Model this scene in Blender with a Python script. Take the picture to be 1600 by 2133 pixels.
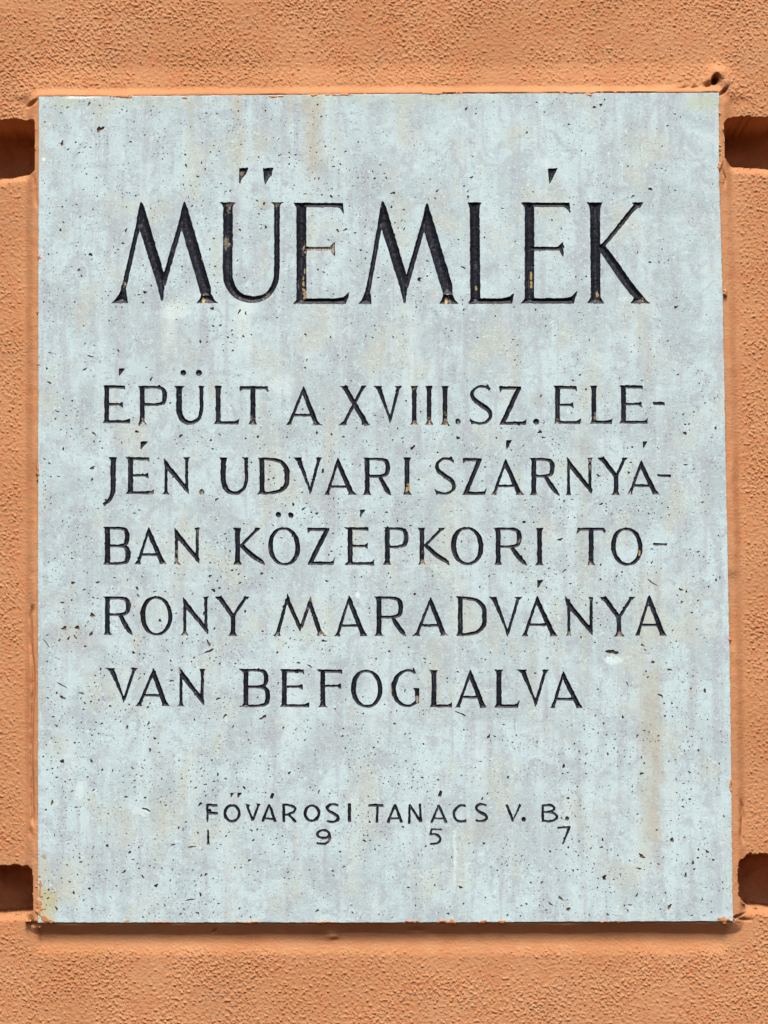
import bpy, math, random
import numpy as np
from mathutils import Vector, Matrix
from mathutils.geometry import delaunay_2d_cdt

for o in list(bpy.data.objects):
    bpy.data.objects.remove(o)
random.seed(7)
RNG = np.random.default_rng(11)
scene = bpy.context.scene
COL = scene.collection

# ------------------------------------------------------------------ camera
S = 0.00042                 # metres of wall per picture unit ("unit" below = 0.42 mm)
DIST = 2.6
PITCH = math.radians(4.66)
CU, CV = 800.0, 1066.5
FPX = DIST / S
fwd = np.array([0.0, math.cos(PITCH), math.sin(PITCH)])
upv = np.array([0.0, -math.sin(PITCH), math.cos(PITCH)])
rgt = np.array([1.0, 0.0, 0.0])
cam_pos = -DIST * fwd
cam = bpy.data.cameras.new('camera')
cam.sensor_fit = 'VERTICAL'
cam.sensor_height = 24.0
cam.lens = 24.0 * FPX / 2133.0
cam.clip_start = 0.05
cam.clip_end = 200.0
cam_ob = bpy.data.objects.new('camera', cam)
COL.objects.link(cam_ob)
cam_ob.location = Vector(cam_pos.tolist())
cam_ob.rotation_euler = (math.pi / 2 + PITCH, 0, 0)
scene.camera = cam_ob
scene.render.resolution_x = 768
scene.render.resolution_y = 1024

# ------------------------------------------------------------------ light: overcast street, soft light from high in front
SUN_EL = math.radians(57)
world = bpy.data.worlds.new('World')
scene.world = world
world.use_nodes = True
wn = world.node_tree.nodes
wl = world.node_tree.links
wn.clear()
sky = wn.new('ShaderNodeTexSky')
sky.sky_type = 'NISHITA'
sky.sun_disc = False
sky.sun_elevation = SUN_EL
sky.sun_rotation = math.pi
sky.air_density = 0.6
sky.dust_density = 6.0
sky.ozone_density = 1.0
bg = wn.new('ShaderNodeBackground')
bg.inputs['Strength'].default_value = 0.06
wo = wn.new('ShaderNodeOutputWorld')
wl.new(sky.outputs[0], bg.inputs[0])
wl.new(bg.outputs[0], wo.inputs[0])
sun = bpy.data.lights.new('sun', 'SUN')
sun.energy = 1.5
sun.angle = math.radians(20)
sun.color = (1.0, 0.95, 0.88)
sun_ob = bpy.data.objects.new('sun', sun)
COL.objects.link(sun_ob)
sd = Vector((0.02, math.cos(SUN_EL), -math.sin(SUN_EL)))
sun_ob.rotation_euler = sd.to_track_quat('-Z', 'Y').to_euler()
sun_ob.location = (0, -3, 4)
vs = scene.view_settings
vs.view_transform = 'Standard'
vs.look = 'None'
vs.gamma = 1.0
vs.use_curve_mapping = False
vs.exposure = 1.20


# ------------------------------------------------------------------ plane mapping and noise
def P(u, v, d=0.0):
    """wall-plane units (u right, v down) and depth d (units, + into the wall) -> world metres"""
    u = np.asarray(u, float); v = np.asarray(v, float); d = np.asarray(d, float)
    du = u - CU; dv = -(v - CV)
    dx = du
    dy = fwd[1] * FPX + upv[1] * dv
    dz = fwd[2] * FPX + upv[2] * dv
    t = -cam_pos[1] / dy
    X = t * dx
    Z = cam_pos[2] + t * dz
    Y = d * S + 0 * X
    return np.stack(np.broadcast_arrays(X, Y, Z), axis=-1)


def fft_noise(shape, step, lu, lv, rot=0.0, band=0.0, seed=0):
    """unit-variance gaussian field; lu, lv feature sizes in units; band>0 makes it band-pass"""
    r = np.random.default_rng(seed)
    w = r.standard_normal(shape)
    fv = np.fft.fftfreq(shape[0], step)[:, None]
    fu = np.fft.rfftfreq(shape[1], step)[None, :]
    c, s = math.cos(rot), math.sin(rot)
    a = (fu * c + fv * s) * lu
    b = (-fu * s + fv * c) * lv
    q = a * a + b * b
    H = np.exp(-q * 3.0)
    if band:
        H = H * (1 - np.exp(-q * 3.0 * band))
    f = np.fft.irfft2(np.fft.rfft2(w) * H, s=shape)
    return (f - f.mean()) / f.std()


class Field:
    def __init__(self, u0, v0, step, arr):
        self.u0, self.v0, self.step, self.a = u0, v0, step, arr

    def __call__(self, u, v):
        h, w = self.a.shape
        x = np.mod((np.asarray(u) - self.u0) / self.step, w)
        y = np.mod((np.asarray(v) - self.v0) / self.step, h)
        i = np.floor(x).astype(int); j = np.floor(y).astype(int)
        fx = x - i; fy = y - j
        i0 = i % w; i1 = (i + 1) % w; j0 = j % h; j1 = (j + 1) % h
        a = self.a
        return (a[j0, i0] * (1 - fx) * (1 - fy) + a[j0, i1] * fx * (1 - fy)
                + a[j1, i0] * (1 - fx) * fy + a[j1, i1] * fx * fy)


def sstep(a, b, x):
    t = np.clip((x - a) / (b - a), 0, 1)
    return t * t * (3 - 2 * t)


def poly_sdf(poly, U, V):
    """signed distance, negative inside"""
    p = np.asarray(poly, float)
    n = len(p)
    d2 = np.full(U.shape, 1e18)
    inside = np.zeros(U.shape, bool)
    for k in range(n):
        ax, ay = p[k]; bx, by = p[(k + 1) % n]
        ex, ey = bx - ax, by - ay
        L = ex * ex + ey * ey
        if L < 1e-12:
            continue
        wx = U - ax; wy = V - ay
        t = np.clip((wx * ex + wy * ey) / L, 0, 1)
        qx = wx - ex * t; qy = wy - ey * t
        d2 = np.minimum(d2, qx * qx + qy * qy)
        if abs(ey) > 1e-12:
            cond = (ay > V) != (by > V)
            xi = ax + (V - ay) * ex / ey
            inside ^= cond & (U < xi)
    d = np.sqrt(d2)
    return np.where(inside, -d, d)


# ------------------------------------------------------------------ object helpers
def props(o, label=None, cat=None, group=None, kind=None):
    if label: o['label'] = label
    if cat: o['category'] = cat
    if group: o['group'] = group
    if kind: o['kind'] = kind
    return o


def empty(name, loc, label, cat):
    o = bpy.data.objects.new(name, None)
    COL.objects.link(o)
    o.location = Vector(loc)
    o.empty_display_size = 0.05
    return props(o, label, cat)


def link_mesh(name, me, mats, parent):
    for m in mats:
        me.materials.append(m)
    o = bpy.data.objects.new(name, me)
    COL.objects.link(o)
    o.parent = parent
    return o


def np_mesh(name, verts, faces_list, origin, normals=None, smooth=True):
    """faces_list: list of int arrays (n,k)"""
    me = bpy.data.meshes.new(name)
    vco = np.asarray(verts, float) - np.asarray(origin, float)[None, :]
    me.vertices.add(len(vco))
    me.vertices.foreach_set('co', vco.ravel().astype(np.float32))
    nl = sum(f.size for f in faces_list)
    npol = sum(len(f) for f in faces_list)
    me.loops.add(nl)
    me.polygons.add(npol)
    me.loops.foreach_set('vertex_index', np.concatenate([f.ravel() for f in faces_list]).astype(np.int32))
    tot = np.concatenate([np.full(len(f), f.shape[1], np.int32) for f in faces_list])
    st = np.concatenate([[0], np.cumsum(tot)[:-1]]).astype(np.int32)
    me.polygons.foreach_set('loop_start', st)
    me.polygons.foreach_set('loop_total', tot)
    me.polygons.foreach_set('use_smooth', np.full(npol, smooth, bool))
    me.update(calc_edges=True)
    if normals is not None:
        me.normals_split_custom_set_from_vertices(normals.astype(np.float32).tolist())
    return me


# ------------------------------------------------------------------ material helpers
class NT:
    def __init__(self, name):
        self.m = bpy.data.materials.new(name)
        self.m.use_nodes = True
        self.t = self.m.node_tree
        self.t.nodes.clear()
        self.out = self.t.nodes.new('ShaderNodeOutputMaterial')
        self.bsdf = self.t.nodes.new('ShaderNodeBsdfPrincipled')
        self.t.links.new(self.bsdf.outputs[0], self.out.inputs[0])
        tc = self.t.nodes.new('ShaderNodeTexCoord')
        mp = self.t.nodes.new('ShaderNodeMapping')
        mp.inputs['Scale'].default_value = (1 / S, 1 / S, 1 / S)
        self.t.links.new(tc.outputs['Object'], mp.inputs['Vector'])
        self.co = mp.outputs['Vector']         # object space in units of 0.42 mm
        sp = self.t.nodes.new('ShaderNodeSeparateXYZ')
        self.t.links.new(self.co, sp.inputs[0])
        self.x, self.y, self.z = sp.outputs

    def set(self, inp, val):
        if hasattr(val, 'is_output'):
            self.t.links.new(val, inp)
        else:
            inp.default_value = val

    def math(self, op, a, b=0.0, c=0.0, clamp=False):
        n = self.t.nodes.new('ShaderNodeMath')
        n.operation = op
        n.use_clamp = clamp
        self.set(n.inputs[0], a); self.set(n.inputs[1], b); self.set(n.inputs[2], c)
        return n.outputs[0]

    def vscale(self, sx, sy, sz, off=(0, 0, 0)):
        n = self.t.nodes.new('ShaderNodeMapping')
        self.t.links.new(self.co, n.inputs['Vector'])
        n.inputs['Scale'].default_value = (sx, sy, sz)
        n.inputs['Location'].default_value = off
        return n.outputs[0]

    def noise(self, vec, scale=1.0, detail=2.0, rough=0.5, dist=0.0):
        n = self.t.nodes.new('ShaderNodeTexNoise')
        self.t.links.new(vec, n.inputs['Vector'])
        n.inputs['Scale'].default_value = scale
        n.inputs['Detail'].default_value = detail
        n.inputs['Roughness'].default_value = rough
        n.inputs['Distortion'].default_value = dist
        return n.outputs['Fac']

    def voro(self, vec, scale=1.0, out='Distance', rand=1.0):
        n = self.t.nodes.new('ShaderNodeTexVoronoi')
        self.t.links.new(vec, n.inputs['Vector'])
        n.inputs['Scale'].default_value = scale
        n.inputs['Randomness'].default_value = rand
        return n.outputs[out]

    def ramp(self, x, a, b, lo=0.0, hi=1.0):
        n = self.t.nodes.new('ShaderNodeMapRange')
        n.interpolation_type = 'SMOOTHSTEP'
        self.set(n.inputs['Value'], x)
        n.inputs['From Min'].default_value = a
        n.inputs['From Max'].default_value = b
        n.inputs['To Min'].default_value = lo
        n.inputs['To Max'].default_value = hi
        return n.outputs['Result']

    def mix(self, f, a, b, mode='MIX'):
        n = self.t.nodes.new('ShaderNodeMix')
        n.data_type = 'RGBA'
        n.blend_type = mode
        self.set(n.inputs[0], f)
        self.set(n.inputs[6], a if hasattr(a, 'is_output') else (*a, 1.0))
        self.set(n.inputs[7], b if hasattr(b, 'is_output') else (*b, 1.0))
        return n.outputs[2]

    def attr(self, name):
        n = self.t.nodes.new('ShaderNodeAttribute')
        n.attribute_name = name
        return n.outputs['Fac']

    def bump(self, h, dist, strength=1.0, prev=None):
        n = self.t.nodes.new('ShaderNodeBump')
        n.inputs['Distance'].default_value = dist
        n.inputs['Strength'].default_value = strength
        self.set(n.inputs['Height'], h)
        if prev is not None:
            self.t.links.new(prev, n.inputs['Normal'])
        return n.outputs[0]

    def finish(self, col, rough, normal=None, spec=0.3):
        self.set(self.bsdf.inputs['Base Color'], col if hasattr(col, 'is_output') else (*col, 1.0))
        self.set(self.bsdf.inputs['Roughness'], rough)
        self.set(self.bsdf.inputs['Specular IOR Level'], spec)
        if normal is not None:
            self.t.links.new(normal, self.bsdf.inputs['Normal'])
        return self.m


# plaque base point: objects of plaque and wall share this origin
BASE = P(803.0, 1921.0, 0.0)


def ux(u):      # unit coordinate of picture column in plaque object space
    return float(P(u, 1066.0)[0] - BASE[0]) / S


def uz(v):
    return float(P(800.0, v)[2] - BASE[2]) / S


# ------------------------------------------------------------------ materials
def mat_plaster():
    n = NT('orange_plaster')
    big = n.noise(n.co, 1 / 260.0, 3, 0.55)
    mid = n.noise(n.co, 1 / 38.0, 3, 0.6)
    fine = n.noise(n.vscale(1 / 5.0, 1 / 5.0, 1 / 4.0), 1.0, 3, 0.6)
    c = n.mix(n.ramp(big, 0.35, 0.65), (0.505, 0.236, 0.106), (0.560, 0.276, 0.132))
    c = n.mix(n.ramp(mid, 0.40, 0.70, 0.0, 0.65), c, (0.525, 0.214, 0.096))
    worn = n.noise(n.vscale(1 / 150.0, 1 / 150.0, 1 / 90.0, (4, 2, 6)), 1.0, 4, 0.6, 0.8)
    c = n.mix(n.ramp(worn, 0.52, 0.72, 0.0, 0.5), c, (0.500, 0.262, 0.138))
    c = n.mix(n.ramp(fine, 0.62, 0.80, 0.0, 0.35), c, (0.640, 0.335, 0.185))
    nb = n.bump(fine, 0.0007, 0.7)
    g = n.noise(n.vscale(1 / 11.0, 1 / 11.0, 1 / 6.0), 1.0, 2, 0.5)
    nb = n.bump(n.ramp(g, 0.5, 0.75), 0.0004, 0.4, nb)
    return n.finish(c, 0.9, nb, 0.15)


def stone_colour(n):
    # vertical weathering, cloudy patches, grain spots
    cloud = n.noise(n.co, 1 / 130.0, 4, 0.6, 0.6)
    patch = n.noise(n.vscale(1 / 34.0, 1 / 34.0, 1 / 40.0, (3, 1, 7)), 1.0, 4, 0.62, 0.9)
    spot = n.noise(n.vscale(1 / 17.0, 1 / 17.0, 1 / 15.0, (9, 2, 5)), 1.0, 2, 0.5, 0.3)
    pale = n.noise(n.vscale(1 / 9.0, 1 / 9.0, 1 / 9.0, (1, 8, 3)), 1.0, 4, 0.7, 1.5)
    run = n.noise(n.vscale(1 / 34.0, 1 / 34.0, 1 / 420.0, (2, 4, 1)), 1.0, 3, 0.55)
    run2 = n.noise(n.vscale(1 / 26.0, 1 / 26.0, 1 / 260.0, (7, 1, 5)), 1.0, 3, 0.55)
    warm = n.noise(n.vscale(1 / 95.0, 1 / 95.0, 1 / 140.0, (3, 9, 9)), 1.0, 3, 0.6)
    sand = n.noise(n.vscale(1 / 4.0, 1 / 4.0, 1 / 4.0, (8, 8, 1)), 1.0, 3, 0.7)
    c = n.mix(n.ramp(cloud, 0.36, 0.62), (0.435, 0.500, 0.512), (0.545, 0.650, 0.662))
    c = n.mix(n.ramp(patch, 0.48, 0.64, 0.0, 0.62), c, (0.392, 0.408, 0.442))
    c = n.mix(n.ramp(run2, 0.50, 0.66, 0.0, 0.62), c, (0.405, 0.412, 0.440))
    c = n.mix(n.ramp(warm, 0.50, 0.66, 0.0, 0.62), c, (0.530, 0.540, 0.465))
    c = n.mix(n.ramp(spot, 0.62, 0.68, 0.0, 0.45), c, (0.330, 0.360, 0.385))
    c = n.mix(n.ramp(run, 0.50, 0.70, 0.0, 0.50), c, (0.600, 0.705, 0.715))
    c = n.mix(n.ramp(pale, 0.54, 0.66, 0.0, 0.72), c, (0.660, 0.760, 0.750))
    c = n.mix(n.ramp(sand, 0.54, 0.70, 0.0, 0.45), c, (0.300, 0.330, 0.345))
    c = n.mix(n.ramp(sand, 0.46, 0.32, 0.0, 0.40), c, (0.700, 0.800, 0.790))
    return c


def column_mask(n, u, half, v0, v1, fade=120.0, wob=10.0):
    """soft vertical run: centre column u, half width, from v0 down to v1"""
    if not hasattr(n, 'wob_run'):
        n.wob_run = n.noise(n.vscale(1 / 60.0, 1 / 60.0, 1 / 90.0), 1.0, 2, 0.5)
    wn_ = n.wob_run
    xx = n.math('ADD', n.x, n.math('MULTIPLY', n.math('SUBTRACT', wn_, 0.5), wob * 3))
    d = n.math('ABSOLUTE', n.math('SUBTRACT', xx, ux(u)))
    if not hasattr(n, 'brk'):
        n.brk = n.noise(n.vscale(1 / 13.0, 1 / 13.0, 1 / 26.0, (3, 3, 3)), 1.0, 4, 0.65)
    d = n.math('ADD', d, n.math('MULTIPLY', n.math('SUBTRACT', n.brk, 0.5), half * 1.6))
    m = n.ramp(d, half * 0.1, half * 1.1, 1.0, 0.0)
    top, bot = uz(v0), uz(v1)
    a = n.ramp(n.z, bot, bot + fade, 0.0, 1.0)
    b = n.ramp(n.z, top - 6, top + 6, 1.0, 0.0)
    return n.math('MULTIPLY', m, n.math('MULTIPLY', a, b))


def blob_mask(n, u, v, ru, rv):
    a = n.math('DIVIDE', n.math('SUBTRACT', n.x, ux(u)), ru)
    b = n.math('DIVIDE', n.math('SUBTRACT', n.z, uz(v)), rv)
    q = n.math('ADD', n.math('MULTIPLY', a, a), n.math('MULTIPLY', b, b))
    if not hasattr(n, 'wob_blob'):
        n.wob_blob = n.noise(n.vscale(1 / 22.0, 1 / 22.0, 1 / 22.0), 1.0, 3, 0.6)
    wob = n.wob_blob
    q = n.math('ADD', q, n.math('MULTIPLY', n.math('SUBTRACT', wob, 0.5), 1.6))
    return n.ramp(q, 0.05, 1.0, 1.0, 0.0)


def mat_stone():
    n = NT('weathered_limestone')
    c = stone_colour(n)
    rust = (0.470, 0.385, 0.245)
    for (u, hw, v0, v1, k) in ((392, 12, 205, 330, .35), (488, 16, 200, 300, .75), (497, 10, 290, 430, .35),
                               (600, 12, 200, 300, .40), (650, 30, 200, 420, .55), (640, 14, 400, 560, .30),
                               (760, 13, 196, 245, .85), (1350, 42, 1180, 1420, .25), (1350, 34, 1400, 1850, .45),
                               (1365, 20, 1380, 1700, .25), (1215, 22, 800, 1500, .18), (905, 30, 1330, 1560, .20),
                               (1110, 26, 1330, 1560, .18), (330, 26, 1500, 1900, .12)):
        m = n.math('MULTIPLY', column_mask(n, u, hw, v0, v1), k * 0.9)
        c = n.mix(m, c, rust)
    for (u, v, ru, rv, k, col) in ((100, 1880, 34, 50, .75, (0.50, 0.42, 0.16)), (95, 1810, 26, 40, .5, (0.52, 0.47, 0.30)),
                                   (142, 1860, 40, 40, .25, (0.52, 0.42, 0.30)), (1470, 215, 50, 22, .5, (0.50, 0.50, 0.30)),
                                   (130, 215, 40, 16, .35, (0.50, 0.50, 0.30)), (1000, 1730, 60, 40, .25, (0.45, 0.40, 0.33)),
                                   (1120, 830, 18, 26, .4, (0.42, 0.40, 0.38)), (150, 1330, 70, 40, .22, (0.42, 0.38, 0.33)),
                                   (545, 425, 22, 18, .4, (0.45, 0.38, 0.28)), (800, 205, 320, 10, .22, (0.52, 0.52, 0.36)),
                                   (300, 215, 220, 14, .25, (0.52, 0.52, 0.36)), (98, 1785, 7, 6, .45, (0.22, 0.16, 0.15))):
        c = n.mix(n.math('MULTIPLY', blob_mask(n, u, v, ru, rv), k), c, col)
    # pale lime runs below the headline and pale scratches
    for (u, hw, v0, v1, k) in ((350, 20, 640, 760, .55), (505, 26, 620, 760, .5), (690, 18, 640, 740, .35),
                               (860, 22, 650, 900, .3), (945, 5, 1730, 1885, .75), (150, 14, 1540, 1670, .30),
                               (780, 24, 1330, 1600, .25), (605, 30, 1340, 1600, .25), (1000, 20, 1500, 1720, .25)):
        c = n.mix(n.math('MULTIPLY', column_mask(n, u, hw, v0, v1, 70.0, 5.0), k), c, (0.68, 0.755, 0.74))
    for (u, v, ru, rv, k) in ((1275, 1375, 24, 12, .8), (170, 1645, 11, 32, .6), (300, 1690, 22, 12, .6), (165, 203, 50, 5, 1.0), (84, 333, 5, 6, 1.0), (745, 1240, 6, 8, .9),
                              (515, 640, 26, 22, .45), (365, 645, 40, 26, .5), (1140, 340, 16, 16, .5), (585, 800, 40, 30, .4)):
        c = n.mix(n.math('MULTIPLY', blob_mask(n, u, v, ru, rv), k), c, (0.72, 0.80, 0.78))
    # dark specks with bump for pits too small to model
    f1 = n.noise(n.vscale(1 / 4.2, 1 / 4.2, 1 / 3.6, (4, 4, 4)), 1.0, 2, 0.5, 0.4)
    clus = n.noise(n.vscale(1 / 70.0, 1 / 70.0, 1 / 55.0, (6, 0, 2)), 1.0, 3, 0.6)
    fm = n.math('MULTIPLY', n.ramp(f1, 0.625, 0.69), n.ramp(clus, 0.40, 0.60, 0.15, 0.85))
    c = n.mix(fm, c, (0.20, 0.20, 0.19))
    c = n.mix(1.0, c, (0.985, 1.06, 1.085), 'MULTIPLY')
    grain = n.noise(n.co, 1 / 2.6, 3, 0.6)
    c = n.mix(n.ramp(grain, 0.35, 0.7, 0.0, 0.16), c, (0.36, 0.39, 0.40))
    h = n.math('ADD', n.math('MULTIPLY', grain, 0.45), n.noise(n.co, 1 / 14.0, 3, 0.55))
    nb = n.bump(h, 0.0010, 0.35)
    nb = n.bump(n.math('SUBTRACT', 1.0, fm), 0.0006, 0.5, nb)
    return n.finish(c, 0.78, nb, 0.25)


def mat_pit():
    n = NT('pore_dirt')
    a = n.noise(n.co, 1 / 14.0, 2, 0.5)
    b = n.noise(n.co, 1 / 7.0, 2, 0.6)
    c = n.mix(n.ramp(a, 0.42, 0.62), (0.075, 0.078, 0.078), (0.150, 0.090, 0.055))
    c = n.mix(n.ramp(b, 0.48, 0.62, 0.0, 0.75), c, (0.27, 0.26, 0.24))
    return n.finish(c, 0.95, None, 0.1)


def mat_cavity():
    n = NT('cavity_dust')
    a = n.noise(n.co, 1 / 60.0, 2, 0.5)
    b = n.noise(n.co, 1 / 4.0, 3, 0.65)
    c = n.mix(n.ramp(a, 0.40, 0.62), (0.21, 0.19, 0.165), (0.20, 0.105, 0.060))
    c = n.mix(n.ramp(b, 0.50, 0.68), c, (0.38, 0.35, 0.29))
    c = n.mix(n.ramp(b, 0.45, 0.30, 0.0, 0.8), c, (0.085, 0.060, 0.045))
    return n.finish(c, 0.95, n.bump(b, 0.0012, 0.8), 0.1)


def mat_paint():
    n = NT('worn_black_paint')
    streak = n.noise(n.vscale(1 / 2.6, 1 / 2.6, 1 / 46.0, (1, 2, 3)), 1.0, 3, 0.6, 0.2)
    zone = n.noise(n.vscale(1 / 75.0, 1 / 75.0, 1 / 60.0, (5, 2, 8)), 1.0, 2, 0.5)
    crumb = n.noise(n.co, 1 / 4.5, 3, 0.65)
    rim = n.attr('rim')
    wear = n.attr('wear')
    c = n.mix(n.ramp(zone, 0.35, 0.65), (0.0050, 0.0055, 0.0100), (0.0085, 0.0105, 0.021))
    thin = n.math('MULTIPLY', n.ramp(streak, 0.55, 0.70), n.ramp(zone, 0.46, 0.62, 0.05, 0.55))  # streaks of worn paint, also lit highlights along the strokes painted into the colour
    c = n.mix(thin, c, (0.20, 0.20, 0.185))
    w2 = n.math('ADD', wear, n.math('MULTIPLY', n.math('SUBTRACT', crumb, 0.5), 0.9))
    c = n.mix(n.ramp(w2, 0.42, 0.70), c, n.mix(n.ramp(streak, 0.45, 0.60), (0.17, 0.12, 0.075), (0.38, 0.36, 0.30)))
    och = n.attr('ochre')
    c = n.mix(n.ramp(n.math('ADD', och, n.math('MULTIPLY', n.math('SUBTRACT', crumb, 0.5), 0.6)), 0.4, 0.6), c, (0.40, 0.30, 0.13))
    r2 = n.math('ADD', rim, n.math('MULTIPLY', n.math('SUBTRACT', crumb, 0.5), 1.5))
    c = n.mix(n.ramp(r2, 0.95, 1.25, 0.0, 0.8), c, (0.42, 0.44, 0.42))
    nb = n.bump(n.math('ADD', streak, crumb), 0.0006, 0.45)
    return n.finish(c, n.ramp(crumb, 0.3, 0.7, 0.34, 0.62), nb, 0.35)


PLASTER = mat_plaster()
STONE = mat_stone()
PIT = mat_pit()
CAVITY = mat_cavity()
PAINT = mat_paint()

# ------------------------------------------------------------------ things
wall = empty('building_wall', BASE + np.array([0, 0.02, -0.35]),
             'orange rough plaster wall with recessed horizontal grooves around the stone plaque', 'wall')
plaque = empty('stone_plaque', BASE,
               'pale grey limestone plaque with carved black Hungarian inscription set in the orange wall', 'plaque')
WALL_ORG = np.array(wall.location)
PLQ_ORG = np.array(plaque.location)

# ------------------------------------------------------------------ wall: one plaster skin as a height field, split into parts
PLQ = np.array([(81, 201), (300, 200), (800, 196), (1498, 193), (1498, 350), (1506, 620), (1513, 1000), (1521, 1400),
                (1525, 1750), (1527, 1919), (800, 1922), (79, 1922), (79, 1200), (80, 500)], float)


def build_wall():
    def axis(a, b, step, far_a, far_b):
        core = np.arange(a, b + step, step)
        lo, hi = [], []
        x, s = a, step
        while x > far_a:
            s *= 1.22; x -= s; lo.append(x)
        x, s = core[-1], step
        while x < far_b:
            s *= 1.22; x += s; hi.append(x)
        return np.concatenate([lo[::-1], core, hi])
    us = axis(-90, 1690, 1.8, -1400, 3000)
    vs_ = axis(-90, 2223, 1.55, -1500, 3400)
    U, V = np.meshgrid(us, vs_)
    sh = (1920, 1440); st = 1.25; u0, v0 = -100.0, -120.0

    def F(lu, lv, rot=0.0, band=0.0, seed=0):
        return Field(u0, v0, st, fft_noise(sh, st, lu, lv, rot, band, seed))
    # edge wobble
    wobA = F(60, 60, 0, 0, 1)(U, V)
    wobB = F(14, 14, 0, 0, 2)(U, V)
    wobE = F(5, 4, 0, 0, 6)(U, V)
    sd = poly_sdf(PLQ, U, V)
    W = 18.0
    # --- base relief
    D = np.full(U.shape, W) + 0.9 * F(220, 160, 0, 0, 3)(U, V)
    # --- grooves (depth into the wall)
    gro = np.zeros(U.shape)
    part = np.zeros(U.shape, int)          # 0 upper course 1 left 2 right 3 lower
    GD = 190.0
    spec = [  # side, end column, top row, top row slope, bottom row, slope, wobble
        (-1, 71.0, 249.0, -0.02, 366.0, -0.13, 1.3, 10.0),
        (1, 1511.0, 243.0, -0.02, 338.0, 0.10, 1.3, 16.0),
        (-1, 66.0, 1806.0, 0.0, 1908.0, -0.10, 1.3, 10.0),
        (1, 1541.0, 1780.0, 0.01, 1889.0, 0.07, 3.2, 30.0)]
    lip = np.zeros(U.shape)
    gmask = []
    for (sg, ue, vt, st_, vb, sb, wob, rad) in spec:
        uu = (U - ue) * sg                      # >0 inside groove direction
        along = np.clip(np.abs(U - ue), 0, 120)
        top = vt + st_ * along + wobB * 1.5 + wobE * 0.9
        bot = vb + np.where(sg < 0, sb * (70 - np.clip(along, 0, 70)), sb * along) + wobA * 1.6 + wobE * 0.6
        # rounded box distance: >0 outside
        dx = -(uu) + (wobB * 0.7 + wobE * 0.45) * wob
        dt = top - V
        db = V - bot
        rr = rad
        q1 = np.maximum(dx + rr, 0); q2 = np.maximum(np.maximum(dt, db) + rr, 0)
        dbox = np.sqrt(q1 * q1 + q2 * q2) - rr + np.minimum(np.maximum(dx + rr, np.maximum(dt, db) + rr), 0)
        dtop = np.maximum(dx, dt)
        g = sstep(2.2, -2.6, dbox) * GD
        # uneven bottom of the groove and a sagging lower edge
        g = g * (1 + 0.05 * wobA)
        low = sstep(26, 0, bot - V) * sstep(2, -2, dbox)
        g = g - low * 20
        gro = np.maximum(gro, g)
        lp = sstep(20, 0, db) * (db > -3) * sstep(3, -8, dx)
        lip = np.maximum(lip, lp)
        gmask.append(dbox)
    # --- plaster brought up to the plaque: fillet on top, rims at the sides, sharp drop below
    cu = np.clip(U, 79, 1526)
    above = (V < 197) & (sd > 0)
    below = (V > 1919) & (sd > 0)
    side = ~(above | below)
    sdn = sd + 0.15 * wobB + 0.6 * wobA
    rim_w = np.where(U < 800, 11.0, 13.0)
    rise_side = sstep(rim_w + 20, rim_w - 3, sdn)
    rise_side = rise_side * (1 - 0.30 * sstep(0.1, 0.9, F(160, 160, 0, 0, 4)(U, V)) * 1.0)
    rise_top = sstep(22, 1.0, sdn) ** 1.3
    rise_bot = np.clip((25.0 + 1.2 * wobA - sd) / 22.0, 0, 1)
    wa = sstep(212, 191, V); wb = sstep(1904, 1925, V)
    rise = rise_top * wa + rise_bot * wb + rise_side * (1 - wa - wb)
    rimtop = 1.0 * wa + 5.0 * wb + 3.0 * (1 - wa - wb) + 0.25 * wobB
    # inside grooves the side rim stays
    D = D - 6.0 * sstep(70, 15, sd) * wa
    dep = D + gro + 9.0 * lip ** 1.5 * (gro < 5)
    rim_in_groove = sstep(rim_w + 2.5, rim_w - 2.0, sdn)
    r_eff = np.where(gro > 4, np.where(side, rim_in_groove, rise), rise)
    dep = dep * (1 - r_eff) + rimtop * r_eff
    gap = np.exp(-((sd - 1.3) / 1.0) ** 2) * above * sstep(-0.9, 0.3, wobA) * sstep(82, 92, U) * sstep(1500, 1490, U)
    dep += 8.0 * gap
    # scooped strip under the plaque
    scoop = sstep(50, 12, np.abs(V - 1945)) * sstep(0, 30, U - 60) * sstep(0, 30, 1530 - U) * sstep(1914, 1930, V)
    dep += scoop * 7.0 * (1 - rise)
    # --- creases between rim and courses
    def crease(pts, w, h):
        p = np.array(pts, float)
        uc = np.interp(V[:, 0], p[:, 1], p[:, 0])[:, None]
        on = ((V >= p[0, 1]) & (V <= p[-1, 1]))
        fade = sstep(p[0, 1], p[0, 1] + 25, V) * sstep(p[-1, 1], p[-1, 1] - 25, V)
        dd = np.abs(U - uc + 0.35 * wobB + 0.8 * wobA)
        return on * fade * h * np.exp(-(dd / w) ** 2)
    dep += crease([(66, 1255), (63, 1290), (64, 1340), (68, 1400), (67, 1460), (65, 1520), (66, 1600), (68, 1725)], 3.0, 9.0)
    dep += crease([(70, 1255), (68, 1285)], 4.0, 12.0)
    dep += crease([(1545, 1660), (1548, 1700), (1546, 1740), (1551, 1765)], 4.0, 9.0)
    dep += crease([(72, 360), (73, 390), (76, 440)], 3.0, 5.0)
    dep += crease([(1507, 330), (1506, 352), (1512, 370), (1511, 395)], 2.2, 6.0)
    # --- local lumps, holes and bruises
    def bump(u, v, ru, rv, h, rot=0.0, p=1.0):
        c, s = math.cos(rot), math.sin(rot)
        a = ((U - u) * c + (V - v) * s) / ru
        b = (-(U - u) * s + (V - v) * c) / rv
        return h * np.exp(-(a * a + b * b) ** p)
    dep -= bump(1497, 150, 17, 13, 16, 0.3)            # plaster lump over the corner
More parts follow.
